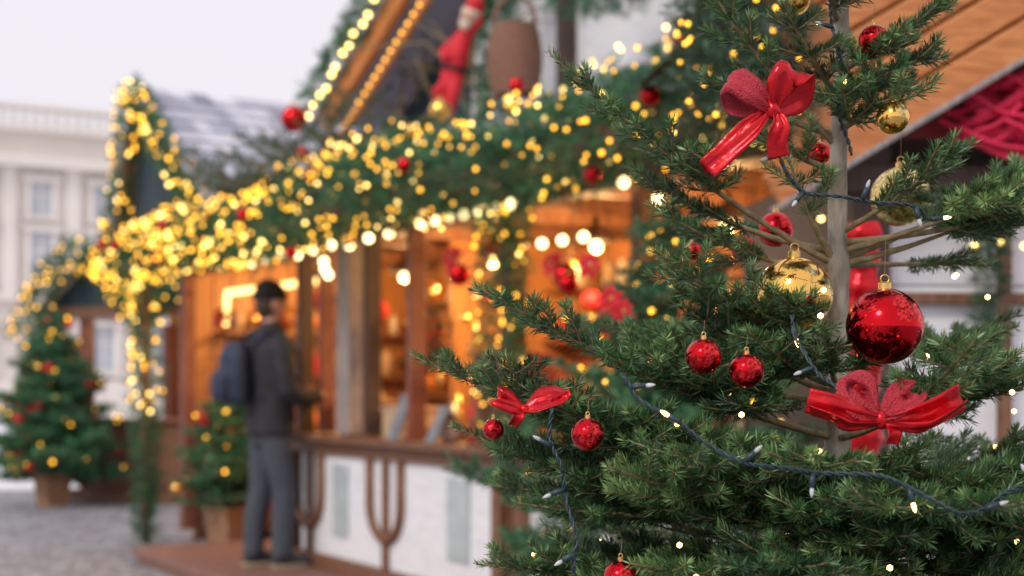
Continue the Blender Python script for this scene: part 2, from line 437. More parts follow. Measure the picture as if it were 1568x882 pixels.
while a < LB-1:
    for z0,h in ((2.0,2.1),(5.9,2.3),(8.9,1.5)):
        addb(WV,WF,a-0.4,a+0.4,-0.02,0.05,z0,z0+h)
        addb(VV,FF,a-0.62,a-0.4,-0.02,0.18,z0,z0+h); addb(VV,FF,a+0.4,a+0.62,-0.02,0.18,z0,z0+h)
        addb(VV,FF,a-0.75,a+0.75,-0.02,0.32,z0+h,z0+h+0.28); addb(VV,FF,a-0.7,a+0.7,-0.02,0.28,z0-0.22,z0)
        addb(VV,FF,a-0.04,a+0.04,0.05,0.1,z0,z0+h); addb(VV,FF,a-0.4,a+0.4,0.05,0.09,z0+h*0.6,z0+h*0.6+0.07)
    addb(PV,PF,a+1.25-0.28,a+1.25+0.28,-0.02,0.2,5.4,11.0)
    a += 2.5
mesh_obj('windows', WV, WF, M['window'], bld); mesh_obj('window_surrounds', VV, FF, M['stone_trim'], bld); mesh_obj('pilasters', PV, PF, M['stone_trim'], bld)

# ------------------------------------------------------------------ main stall
st = empty('christmas_market_stall')
i=0; s0=-2.4
while s0 < 3.9:
    sbox('deck_board_%d'%i, s0, s0+0.143, -2.3, 0.75, 0.045, 0.1, M['deck'], st, 0.006); s0+=0.15; i+=1
sbox('deck_skirt', -2.4, 3.9, 0.70, 0.74, 0.0, 0.043, M['wood'], st)
k=0; s0=-2.4
while s0 < 5.2:
    sbox('back_board_%d'%k, s0, s0+0.17, -2.28, -2.24, 0.1, 2.6, M['pine_w'], st, 0.006); s0+=0.175; k+=1
k=0; t0=-2.28
while t0 < -0.2:
    sbox('side_board_%d'%k, 5.22, 5.26, t0, t0+0.16, 0.0, 2.6, M['pine_w'], st, 0.008); t0+=0.168; k+=1
sbox('side_wall_near', -2.46, -2.41, -2.28, -0.05, 0.0, 2.6, M['wood'], st)
sbox('ceiling', -2.4, 5.2, -2.24, 0.3, 2.36, 2.40, M['pine_w'], st)
for j, ss in enumerate(np.arange(-2.2, 5.2, 0.6)):
    sbox('rafter_%d'%j, ss, ss+0.06, -2.2, 0.42, 2.26, 2.355, M['wood'], st)
sbox('eave_beam', -2.4, 5.2, -0.06, 0.06, 2.12, 2.255, M['wood'], st)
sbox('fascia_board', -2.5, 5.3, 0.43, 0.47, 2.14, 2.38, M['wood'], st)
sbox('partition_wall', 2.86, 2.90, -2.2, -1.2, 0.1, 2.3, M['pine_w'], st)
for nm, sp, w, mt in (('post_counter_near',-0.02,0.10,'wood'),('post_mid',1.88,0.18,'wood_grey'),('post_mid_b',1.62,0.06,'wood_dark'),
                      ('post_counter_far',2.62,0.08,'wood_dark'),('post_slim',1.05,0.05,'wood_red'),('post_near_end',-2.3,0.12,'wood'),('post_slim_b',-1.1,0.07,'wood'),('post_slim_c',2.3,0.05,'wood_red'),('post_far_end',5.0,0.12,'wood_red')):
    sbox(nm, sp, sp+w, -0.05, 0.05, 0.1 if 'counter' in nm or 'end' in nm else 0.95, 2.12, M[mt], st)
def counter(s0, s1, tag, deco):
    sbox('counter_top'+tag, s0-0.03, s1+0.03, -0.5, 0.14, 0.90, 0.94, M['wood'], st, 0.006)
    sbox('counter_rail'+tag, s0, s1, 0.02, 0.075, 0.82, 0.897, M['wood'], st)
    sbox('white_panel'+tag, s0+0.08, s1-0.08, 0.02, 0.045, 0.19, 0.82, M['white'], st, 0.002)
    sbox('counter_foot_rail'+tag, s0, s1, 0.01, 0.09, 0.1, 0.19, M['wood'], st)
    sbox('counter_post_a'+tag, s0, s0+0.09, 0.0, 0.095, 0.19, 0.818, M['wood'], st)
    sbox('counter_post_b'+tag, s1-0.09, s1, 0.0, 0.095, 0.19, 0.818, M['wood'], st)
    for q, sc_ in enumerate(deco):
        sbox('deco_stem_%d'%q+tag, sc_-0.035, sc_+0.035, 0.047, 0.07, 0.192, 0.817, M['wood'], st)
        pts = [S(sc_+0.2*math.cos(a), 0.06, 0.56+0.2*math.sin(a)) for a in np.linspace(math.pi, 2*math.pi, 14)]
        pts = [S(sc_-0.2,0.06,0.817)] + pts + [S(sc_+0.2,0.06,0.817)]
        tubes_obj('deco_arch_%d'%q+tag, [tube_geo(pts, 0.030, 8)], M['wood'], st)
counter(0.0, 2.75, '', [1.35, 2.46])
sbox('pale_inset_near', 0.38, 0.62, 0.047, 0.056, 0.32, 0.76, M['grey_panel'], st, 0.003)
sbox('pale_inset_far', 1.88, 2.10, 0.047, 0.056, 0.32, 0.76, M['grey_panel'], st, 0.003)
counter(-2.3, -0.12, '_near', [-1.2])
sbox('low_cabinet', 4.62, 5.18, -1.3, -0.15, 0.1, 0.85, M['wood'], st)
sbox('low_cabinet_top', 4.58, 5.2, -1.34, -0.11, 0.852, 0.89, M['wood_red'], st)
sbox('side_rail', 2.95, 3.0, -1.0, 0.0, 0.1, 0.9, M['wood'], st)
sbox('side_shelf_a', 5.0, 5.215, -2.1, -0.3, 1.30, 1.33, M['wood'], st)
sbox('side_shelf_b', 5.0, 5.215, -2.1, -0.3, 1.66, 1.69, M['wood'], st)
shingles('lower_roof', S(3.3,0.50,2.32), np.array(S(-2.6,0,0))-np.array(S(3.3,0,0)), np.array(S(0,-0.62,2.86))-np.array(S(0,0.50,2.32)), 8, 0.10, st, M['shingle'])
mesh_obj('far_gable_face', [S(4.66,0.44,3.42),S(5.2,0.44,2.30),S(2.95,0.44,2.30)], [(0,1,2)], M['navy'], st)
shingles('far_gable_roof', S(2.85,0.56,2.36), np.array(S(0,-2.6,0))-np.array(S(0,0.56,0)), np.array(S(4.68,0,3.50))-np.array(S(2.85,0,2.36)), 11, 0.16, st, M['shingle'], 5)
mesh_obj('far_gable_roof_back', [S(4.68,0.56,3.49),S(5.3,0.56,2.3),S(5.3,-2.6,2.3),S(4.68,-2.6,3.49)], [(0,1,2,3)], M['shingle'], st, tint=[0.4]*4)
beam('far_rake_board', S(4.68,0.53,3.44), S(2.9,0.53,2.28), 0.05, 0.10, M['wood'], st)
beam('far_rake_board_b', S(4.68,0.53,3.44), S(5.24,0.53,2.28), 0.05, 0.10, M['wood'], st)
def szpoly(name, pts, t0, t1, mat, par=st):
    n=len(pts); V=[S(s,t0,z) for s,z in pts]+[S(s,t1,z) for s,z in pts]
    F=[tuple(range(n)), tuple(range(2*n-1,n-1,-1))]+[(i,(i+1)%n+0,(i+1)%n+n,i+n)[::-1] for i in range(n)]
    return mesh_obj(name, V, F, mat, par)
szpoly('upper_gable_wall', [(2.75,2.45),(2.75,2.95),(0.55,4.08),(-2.0,2.80),(-2.5,2.78),(-2.5,2.45)], -0.70, -0.64, M['white'])
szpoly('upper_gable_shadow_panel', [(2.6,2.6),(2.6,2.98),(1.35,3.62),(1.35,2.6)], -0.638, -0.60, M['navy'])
for j,(a_,b_,w_) in enumerate((((2.6,2.6),(2.6,3.0),0.1),((1.35,2.6),(1.35,3.62),0.12),((0.45,2.6),(0.45,4.0),0.10),((-0.75,2.6),(-0.75,3.35),0.12),
                             ((-0.55,2.98),(-2.4,2.90),0.12),((2.7,2.80),(-2.4,2.80),0.08))):
    beam('timber_%d'%j, S(a_[0],-0.59-0.004*j,a_[1]), S(b_[0],-0.59-0.004*j,b_[1]), 0.07, w_, M['wood_dark'], st, upv=(0.856,0.517,0.01))
mesh_obj('white_shutter', [S(1.34,-0.5,2.75),S(0.98,-0.5,2.70),S(0.95,-0.5,3.45),S(1.30,-0.5,3.30)]+[S(1.34,-0.53,2.75),S(0.98,-0.53,2.70),S(0.95,-0.53,3.45),S(1.30,-0.53,3.30)],
         [(0,1,2,3),(7,6,5,4),(0,4,5,1),(1,5,6,2),(2,6,7,3),(3,7,4,0)], M['white'], st)
RS=0.515
beam('big_rake_board', S(2.75,-0.18,3.00), S(0.55,-0.18,3.00+2.2*RS), 0.05, 0.13, M['pine'], st)
beam('big_rake_board_inner', S(2.6,-0.24,2.90), S(0.55,-0.24,2.90+2.05*RS), 0.04, 0.05, M['pine'], st)
mesh_obj('big_roof_slope', [S(2.85,-0.12,3.02),S(0.55,-0.12,4.22),S(0.55,-2.6,4.22),S(2.85,-2.6,3.02)], [(0,1,2,3)], M['shingle'], st, tint=[0.3]*4)
mesh_obj('big_roof_slope_near', [S(-1.9,-0.5,2.95),S(0.55,-0.12,4.22),S(0.55,-2.6,4.22),S(-1.9,-2.6,2.95)], [(3,2,1,0)], M['shingle'], st, tint=[0.3]*4)

# interior goods ---------------------------------------------------
sbox('back_shelf_a', -2.3, 5.1, -2.24, -1.9, 1.15, 1.18, M['wood'], st)
sbox('back_shelf_b', -2.3, 5.1, -2.24, -1.95, 1.55, 1.58, M['wood'], st)
sbox('back_shelf_c', -2.3, 5.1, -2.24, -1.98, 1.92, 1.95, M['wood'], st)
goods = empty('shelf_ornaments')
groups = {'cream':[], 'orange':[], 'red':[], 'gold':[], 'card':[], 'wood_dark':[]}
kinds = [
 [(0.03,0),(0.06,0.02),(0.07,0.08),(0.05,0.13),(0.02,0.16),(0.012,0.2)],
 [(0.05,0),(0.05,0.14),(0.03,0.17),(0.03,0.19)],
 [(0.075,0),(0.05,0.08),(0.055,0.09),(0.03,0.16),(0.004,0.24)],
 [(0.03,0),(0.015,0.03),(0.06,0.08),(0.065,0.13),(0.03,0.18),(0.01,0.19)]]
def addgood(loc, f):
    groups[random.choice(list(groups))].append(lathe_geo(loc, [(r*f,z*f) for r,z in random.choice(kinds)], 10))
for zz in (1.18,1.58,1.95,):
    s_ = -2.2
    while s_ < 4.95:
        addgood(S(s_, -2.08+random.uniform(-0.05,0.05), zz), random.uniform(0.8,1.3)*(0.8 if zz>1.9 else 1)); s_ += random.uniform(0.12,0.24)
for zz in (1.33,1.69):
    t_=-2.0
    while t_ < -0.35: addgood(S(5.10,t_,zz), random.uniform(0.8,1.2)); t_+=random.uniform(0.13,0.22)
for s_ in np.arange(-2.1,2.6,0.11):
    if 1.0 < s_ < 1.6: continue
    addgood(S(s_, random.uniform(-0.42,-0.04), 0.94), random.uniform(0.7,1.35))
for s_ in (4.66,4.78,5.1): addgood(S(s_, random.uniform(-0.9,-0.6), 0.89), 1.0)
for g_, l in groups.items(): tubes_obj('goods_'+g_, l, M[g_], goods)
hang = empty('hanging_ornaments')
hs=[];hb={'red':[], 'orange':[], 'gold':[], 'wood_dark':[], 'cream':[]}
for s_ in list(np.arange(-2.0,2.6,0.15))+list(np.arange(3.2,5.0,0.25)):
    L_=random.uniform(0.2,0.6); t_=random.uniform(-1.3,-0.3); p=np.array(S(s_,t_,2.25)); q=p-np.array([0,0,L_])
    hs.append(tube_geo([p,q],0.003,5))
    g_=random.choice(list(hb)); rr=random.uniform(0.035,0.07)
    hb[g_].append(ball_geo(q-np.array([0,0,rr]),rr,rr,rr*random.choice([1,1.3,0.9]),10,7))
tubes_obj('cords', hs, M['dark'], hang)
for g_,l in hb.items():
    if l: tubes_obj('ornaments_'+g_, l, M[g_], hang)
def wreath(c, R, rr, seed, ax_=(UX,UY)):
    wr = empty('fir_wreath'); wf = Fir(0.004,0.03,0.006,seed); c=np.array(c)
    ringp = [c + np.array([R*math.cos(a)*ax_[0],R*math.cos(a)*ax_[1],R*math.sin(a)]) for a in np.linspace(0,2*math.pi,20)]
    garland_scatter(wf, ringp, rr, 220, 0.05, np.random.default_rng(seed)); wf.build('needles', M['needle_dark'], M['twig'], wr)
    tubes_obj('cord', [tube_geo([c+np.array([0,0,R]), c+np.array([0,0,R+0.45])],0.004,5)], M['dark'], wr)
    balls('berries',[ringp[i]+np.array([-0.03,-0.04,0.0]) for i in range(1,20,3)],0.017,M['red'],wr)
wreath(S(1.28,-0.25,1.56),0.075,0.035,5)
wreath(S(4.9,-0.6,1.50),0.14,0.05,6,(0.856,0.517))
it = empty('gift_box'); box('box_body', 1.30,1.55,-0.28,-0.02,0.94,1.10, M['card'], it, 0.004, S); box('box_lid',1.29,1.56,-0.29,-0.01,1.101,1.125,M['card'],it,0.004,S)
it = empty('gift_box'); box('box_body', 1.95,2.2,-0.3,-0.05,0.94,1.14, M['wood_red'], it, 0.004, S); box('box_lid',1.94,2.21,-0.31,-0.04,1.141,1.16,M['card'],it,0.004,S)
def pboard(s0,s1,h):
    sg = empty('price_board'); prism8('board', [S(s0,0.10,0.942),S(s1,0.10,0.942),S(s1,0.12,0.942),S(s0,0.12,0.942),S(s0,0.0,0.94+h),S(s1,0.0,0.94+h),S(s1,0.02,0.94+h),S(s0,0.02,0.94+h)], M['slate'], sg)
    beam('prop', S((s0+s1)/2,-0.13,0.95), S((s0+s1)/2,-0.01,0.9+h), 0.02, 0.02, M['wood'], sg)
pboard(1.10,1.22,0.26); pboard(0.66,0.76,0.2)
cb = empty('burgundy_display_case'); box('case', 0.10,0.52,-0.3,-0.05,1.1,1.42, M['burg'], cb, 0.006, S); box('case_base',0.16,0.48,-0.27,-0.08,0.94,1.098,M['wood_dark'],cb,0.006,S)
hl = empty('orange_lampshade'); tubes_obj('shade',[lathe_geo(S(0.78,-0.3,1.40),[(0.14,0),(0.12,0.05),(0.06,0.11),(0.02,0.13)],18)],M['orange'],hl); tubes_obj('stand',[tube_geo([S(0.78,-0.3,0.94),S(0.78,-0.3,1.42)],0.012,8)],M['wood_dark'],hl)
bx = empty('blue_crate'); box('crate',4.72,5.05,-0.5,-0.2,0.892,1.04,M['blue'],bx,0.01,S); box('crate_rim',4.70,5.07,-0.52,-0.18,1.041,1.07,M['blue'],bx,0.006,S)

# ------------------------------------------------------------------ garlands
gar = empty('fir_garland')
g = Fir(0.0032, 0.034, 0.0048, 11); gr = np.random.default_rng(12)
eave = [S(s,0.50,2.24+0.04*math.sin(s*2.1)) for s in np.linspace(-2.4,5.3,30)]
pts = garland_scatter(g, eave, 0.18, 560, 0.10, gr, flat=(1,1,0.85), hang=0.3)
eave2 = [S(s,0.36,2.36+0.03*math.sin(s*1.7)) for s in np.linspace(-2.4,2.2,20)]
pts += garland_scatter(g, eave2, 0.12, 260, 0.09, gr)
post_g = [S(5.12,0.32,z) for z in np.linspace(2.2,1.05,8)]
pp = garland_scatter(g, post_g, 0.10, 400, 0.08, gr)
post_low = [S(5.12,0.32,z) for z in np.linspace(1.05,0.05,8)]
garland_scatter(g, post_low, 0.08, 450, 0.07, gr)
rk = [S(4.68-1.78*f,0.56,3.48-1.2*f) for f in np.linspace(0,1,10)]; p3 = garland_scatter(g, rk, 0.075, 420, 0.07, gr)
rk2 = [S(4.68+0.56*f,0.56,3.48-1.2*f) for f in np.linspace(0,1,10)]; p3 += garland_scatter(g, rk2, 0.065, 420, 0.06, gr)
rk3 = [S(2.85-2.2*f,-0.12,3.12+2.2*RS*f) for f in np.linspace(0,1,10)]; p4 = garland_scatter(g, rk3, 0.07, 380, 0.08, gr)
vg = [S(-0.10,0.14,z) for z in np.linspace(2.25,1.0,10)]; p5 = garland_scatter(g, vg, 0.10, 420, 0.08, gr)
vg2 = [S(0.42,-0.12,z) for z in np.linspace(3.9,2.60,10)]; p6 = garland_scatter(g, vg2, 0.08, 420, 0.09, gr)
tg = [S(s,-0.1,3.28-0.12*math.sin((s+1.2)*3)) for s in np.linspace(-0.3,-1.3,8)]; garland_scatter(g, tg, 0.15, 500, 0.1, gr)
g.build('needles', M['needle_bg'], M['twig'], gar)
tubes_obj('wrapped_post', [tube_geo([S(5.12,0.32,0.0),S(5.12,0.32,2.2)],0.04,8)], M['wood'], gar)
def lights(pts, n, rad_extra, out_t=True, r=gr):
    res=[]; idx=r.integers(0,len(pts),n)
    for i in idx:
        c,x,rr,d = pts[i]
        f = np.array([-0.60,-0.78,0.1])
        x2 = unit(x + f*0.8 - d*np.dot(d, x+f*0.8))
        res.append(c + x2*rad_extra*r.uniform(0.85,1.15) + d*r.normal(0,0.02))
    return np.array(res)
LA = lights(pts, 620, 0.215)
dens = [q for q in pts if q[0][1] > 8.2]; LB_ = lights(dens, 210, 0.21)
allL = np.vstack([LA, LB_, lights(pp,90,0.12), lights(p3,140,0.10), lights(p5,80,0.13)])
w = gr.random(len(allL))
dist = np.linalg.norm(allL-np.array([0,0,1.25]),axis=1)
rad_ = gr.uniform(0.0075,0.0135,len(allL))*np.clip(dist/8.5,0.8,1.2)
balls('fairy_lights_amber', allL[w<0.76], rad_[w<0.76], M['bulb_y'], gar)
balls('fairy_lights_warm', allL[w>=0.76], rad_[w>=0.76], M['bulb_w'], gar)
balls('garland_red_baubles', lights(pts,16,0.22), 0.038, M['red_b'], gar, fine=True)
balls('garland_gold_baubles', lights(pts,12,0.22), 0.036, M['gold_b'], gar, fine=True)
rope = [np.array(S(2.75-2.1*f+gr.normal(0,0.012),-0.06,3.04+2.1*RS*f+gr.normal(0,0.012))) for f in np.linspace(0,1,24)]
balls('rake_rope_lights', rope, 0.019, M['bulb_w'], gar)
balls('rake_rope_lights_inner', [np.array(S(2.55-1.9*f,-0.19,2.90+1.9*RS*f)) for f in np.linspace(0,1,26)], 0.011, M['bulb_y'], gar)
gb = empty('globe_bulb_string')
P1 = [S(s,0.33,2.045+0.012*math.sin(s*9)) for s in np.linspace(0.75,2.75,9)]
P2 = [S(s,0.30,2.08) for s in np.linspace(-0.45,0.45,7)]
P3 = [S(s,-0.2,1.97) for s in np.linspace(-0.3,0.45,5)]+[S(0.28,-0.1,1.83),S(0.18,-0.1,1.82),S(1.66,0.3,1.93),S(1.72,0.28,1.98),S(1.70,0.26,1.90),S(-1.6,0.0,1.6),S(-1.7,0,1.55),S(-1.9,-0.1,1.7),S(-1.05,0.1,2.12),S(-1.3,0.1,2.02)]
balls('bulbs', P1+P2+P3, 0.024, M['bulb_big'], gb, fine=True)
tubes_obj('cable', [tube_geo([np.array(p)+[0,0,0.035] for p in P1],0.006,6), tube_geo([np.array(p)+[0,0,0.035] for p in P2],0.006,6)], M['dark'], gb)
tl = empty('strip_light')
tubes_obj('tube', [tube_geo([S(4.75,-0.20,1.72),S(4.75,-0.22,1.98),S(3.05,-0.35,1.985)],0.024,10)], M['tube'], tl)

bo = empty('roof_fir_boughs'); bf = Fir(0.006,0.045,0.006,21); br = np.random.default_rng(22)
for i in range(30):
    s_ = br.uniform(1.0,3.4); a0 = np.array(S(s_, br.uniform(0.1,0.45), 2.42+br.uniform(0,0.22)))
    dd = np.array([br.uniform(-0.9,0.5), br.uniform(-0.5,0.3), br.uniform(-0.15,0.35)])
    bf.branch(a0, a0+unit(dd)*br.uniform(0.3,0.55), sag=0.04, nf=0.1, r0=0.012, level=1, step=0.07, sidelen=0.5, minlen=0.08)
bf.build('needles', M['needle_dark'], M['twig'], bo)
tb=[]
for i in range(46):
    a0=np.array(S(br.uniform(0.9,2.4),-0.45,br.uniform(2.7,3.3))); a1=a0+br.normal(0,0.3,3)*np.array([1,0.4,1]); mm=(a0+a1)/2+br.normal(0,0.07,3)
    tb.append(tube_geo([a0,mm,a1],[0.011,0.008,0.003],5))
tubes_obj('bare_twigs', tb, M['twig'], bo)

# ------------------------------------------------------------------ elf, basket, ornaments
elf = empty('red_elf_figure')
E = np.array(S(0.46,0.12,2.80)); ax = np.array([0.86,-0.2,0.30]); KE=0.98
def EL(a,b_,z): return E + KE*(ax*a*0.9 + np.array([-0.3,-0.95,0])*b_ + np.array([0.18,0,1.0])*z)
def kt(pts,rads,n): return tube_geo(pts,[q*KE for q in rads],n)
tubes_obj('body', [kt([EL(0,0,0.02),EL(0.0,0,0.12),EL(0.02,0,0.22),EL(0.05,0,0.29)],[0.06,0.07,0.06,0.035],12),
    kt([EL(0.04,0.0,0.25),EL(0.12,0,0.3),EL(0.10,0.0,0.44)],[0.035,0.03,0.025],8),
    kt([EL(-0.0,0.0,0.25),EL(-0.07,0.05,0.19),EL(-0.02,0.09,0.13)],[0.035,0.03,0.025],8),
    kt([EL(0.03,0,0.05),EL(0.06,0.05,-0.06),EL(0.03,0.03,-0.18)],[0.043,0.036,0.03],8),
    kt([EL(-0.02,0,0.05),EL(-0.05,0.07,-0.02),EL(-0.03,0.03,-0.13)],[0.043,0.036,0.03],8)], M['red'], elf, remesh=0.010)
tubes_obj('head', [ball_geo(EL(0.06,0.02,0.34),0.047), ball_geo(EL(0.045,0.075,0.335),0.011)], M['skin'], elf, remesh=0.006)
tubes_obj('beard', [ball_geo(EL(0.05,0.05,0.305),0.03,0.02,0.035)], M['cream'], elf)
tubes_obj('hat', [kt([EL(0.065,0.0,0.365),EL(0.08,0,0.42),EL(0.10,0,0.5),EL(0.14,0,0.58)],[0.055,0.045,0.026,0.006],12)], M['red'], elf)
tubes_obj('hat_trim', [kt([EL(0.062,0.0,0.355),EL(0.068,0,0.375)],[0.06,0.06],12), ball_geo(EL(0.145,0,0.59),0.02)], M['cream'], elf)
tubes_obj('belt', [kt([EL(0,0,0.075),EL(0,0,0.10)],[0.073,0.073],14)], M['dark'], elf)
tubes_obj('boots', [ball_geo(EL(0.03,0.05,-0.20),0.034,0.045,0.026),ball_geo(EL(-0.03,0.05,-0.15),0.034,0.045,0.026)], M['dark'], elf)
bk = empty('wicker_basket'); kc = np.array(S(-0.07,0.05,2.68)); rows=[]
for i in range(17):
    z=i*0.02; rr=0.09+0.035*math.sin(math.pi*(i+2)/20); 
    ring=[kc+np.array([rr*math.cos(a)*(1+0.03*math.sin(a*14+math.pi*(i%2))),rr*math.sin(a)*(1+0.03*math.sin(a*14+math.pi*(i%2))),z]) for a in np.linspace(0,2*math.pi,57)]
    rows.append(tube_geo(ring,0.0115,6,caps=False))
tubes_obj('weave', rows, M['wicker'], bk); tubes_obj('shell',[lathe_geo(kc,[(0.08,0),(0.11,0.12),(0.115,0.2),(0.085,0.34)],20)],M['dark'],bk)
tubes_obj('handle',[tube_geo([kc+np.array([0.1*math.cos(a),0,0.34+0.14*math.sin(a)]) for a in np.linspace(0,math.pi,12)],0.012,7)],M['wicker'],bk)

def bauble(c, r, kind, seg=48, string=0.03, name=None):
    nm = name or ('red_bauble' if kind=='red_b' else 'gold_bauble')
    e = empty(nm, c)
    V,F = ball_geo((0,0,0), r,r,r, seg, seg//2); mesh_obj('ball', V, F, M[kind], e, smooth=True)
    mesh = lathe_geo((0,0,r*0.97), [(r*0.17,-0.002),(r*0.17,r*0.16),(r*0.12,r*0.2)], 20); mesh_obj('cap', mesh[0], mesh[1], M['gold'], e)
    ring=[(0.11*r*math.cos(a),0,r*1.24+0.11*r*math.sin(a)) for a in np.linspace(0,2*math.pi,16)]
    V,F=tube_geo(ring,max(0.0005,r*0.02),5,side=(0,1,0)); mesh_obj('loop',V,F,M['gold'],e,smooth=True)
    V,F=tube_geo([(0,0,r*1.33),(0.001,0,r*1.33+string)],0.00028 if r<0.06 else 0.002,5); mesh_obj('thread',V,F,M['twig'],e)
    return e
bauble(S(2.37,0.2,2.93),0.085,'red_b',24,0.01); bauble(S(0.14,0.35,2.60),0.055,'gold_b',24,0.02)
for s_,t_,z_,r_ in ((-0.05,0.35,1.78,0.055),(-0.9,0.3,1.72,0.06),(-1.0,0.35,1.68,0.045)):
    bauble(S(s_,t_,z_),r_,'red_b',24)
def poinsettia(c, R, facing=(-0.5,-0.85,0.15), seed=0):
    e=empty('red_poinsettia'); r=np.random.default_rng(seed); c=np.array(c,float); n=unit(facing)
    a_=unit(np.cross(n,[0,0,1])); b_=np.cross(a_,n); parts=[]
    for ring_,(cnt,rr,lift) in enumerate(((7,1.0,0.05),(6,0.68,0.3))):
        for k in range(cnt):
            an=k*2*math.pi/cnt+ring_*0.4+r.normal(0,0.1); d=a_*math.cos(an)+b_*math.sin(an); sd=np.cross(n,d); L=R*rr*r.uniform(0.85,1.1)
            P=[c, c+d*L*.25+sd*L*.12+n*L*lift*.3, c+d*L*.6+sd*L*.24+n*L*lift, c+d*L+n*L*(lift-.15), c+d*L*.6-sd*L*.24+n*L*lift, c+d*L*.25-sd*L*.12+n*L*lift*.3, c+d*L*.55+n*L*(lift-.08)]
            parts.append((np.array(P),[(0,1,6),(1,2,6),(2,3,6),(3,4,6),(4,5,6),(5,0,6)]))
    tubes_obj('petals',parts,M['red'],e); balls('stamens',[c+n*0.02*R/0.08+a_*0.1*R*math.cos(q)+b_*0.1*R*math.sin(q) for q in range(6)],R*0.06,M['gold'],e)
poinsettia(S(0.06,0.32,1.87),0.075,seed=1)
poinsettia(S(-0.8,0.3,1.78),0.07,seed=2)
poinsettia((0.178,3.25,1.525),0.036,(0,-1,0.1),3)
poinsettia((0.222,3.20,1.445),0.038,(0,-1,0.1),4)
poinsettia((0.245,3.15,1.415),0.034,(0.2,-1,0.0),5)
poinsettia(S(4.55,-0.1,1.78),0.10,seed=6); poinsettia(S(4.1,-0.3,1.70),0.09,seed=7); poinsettia(S(4.6,-0.5,1.6),0.08,seed=8)

# ------------------------------------------------------------------ far left stall
st2 = empty('christmas_market_stall')
def Q(a,o,z): return (-4.75 + 1.0*a*0.90 + o*0.35, 15.6 - a*0.42 + o*0.9, z)
for nm,a_,o_ in (('post_a',0,0),('post_b',1.75,0),('post_c',0,1.6),('post_d',1.75,1.6)):
    box(nm,a_,a_+0.13,o_,o_+0.13,0,1.98,M['wood_red'],st2,0.006,Q)
box('counter',0.14,1.74,0.02,0.4,0.12,0.85,M['wood'],st2,0.006,Q); box('counter_top',0.1,1.9,-0.05,0.45,0.852,0.89,M['wood_red'],st2,0.006,Q)
box('base',-0.1,2.0,-0.1,1.8,0.0,0.118,M['wood'],st2,0.006,Q)
box('back_wall',0,1.9,1.74,1.78,0.12,2.2,M['pine_w'],st2,0.004,Q)
box('beam',-0.3,2.3,-0.1,0.02,1.99,2.1,M['wood'],st2,0.004,Q)
mesh_obj('gable_face',[Q(-0.35,-0.1,2.1),Q(2.4,-0.1,2.1),Q(0.7,-0.1,2.95)],[(0,1,2)],M['navy'],st2)
mesh_obj('roof',[Q(-0.5,-0.25,2.0),Q(0.7,-0.25,3.0),Q(0.7,2.0,3.0),Q(-0.5,2.0,2.0),Q(2.6,-0.25,2.0),Q(2.6,2.0,2.0)],[(0,1,2,3),(1,4,5,2)],M['shingle'],st2,tint=[0.4]*6)
g2 = Fir(0.007,0.045,0.009,31); r2_ = np.random.default_rng(33)
pa = garland_scatter(g2,[Q(-0.55,-0.3,1.75),Q(-0.4,-0.3,2.1),Q(-0.1,-0.3,2.5),Q(0.25,-0.3,2.68),Q(0.6,-0.3,2.5),Q(0.95,-0.3,2.1),Q(1.15,-0.3,1.85)],0.13,460,0.1,r2_)
pa += garland_scatter(g2,[Q(0.9,-0.3,2.0),Q(1.3,-0.3,2.25),Q(2.4,-0.3,2.3)],0.12,300,0.1,r2_)
g2.build('garland_needles',M['needle_bg'],M['twig'],st2)
l2 = lights(pa,140,0.16,r=r2_); balls('fairy_lights',l2,r2_.uniform(0.012,0.019,len(l2)),M['bulb_y'],st2)

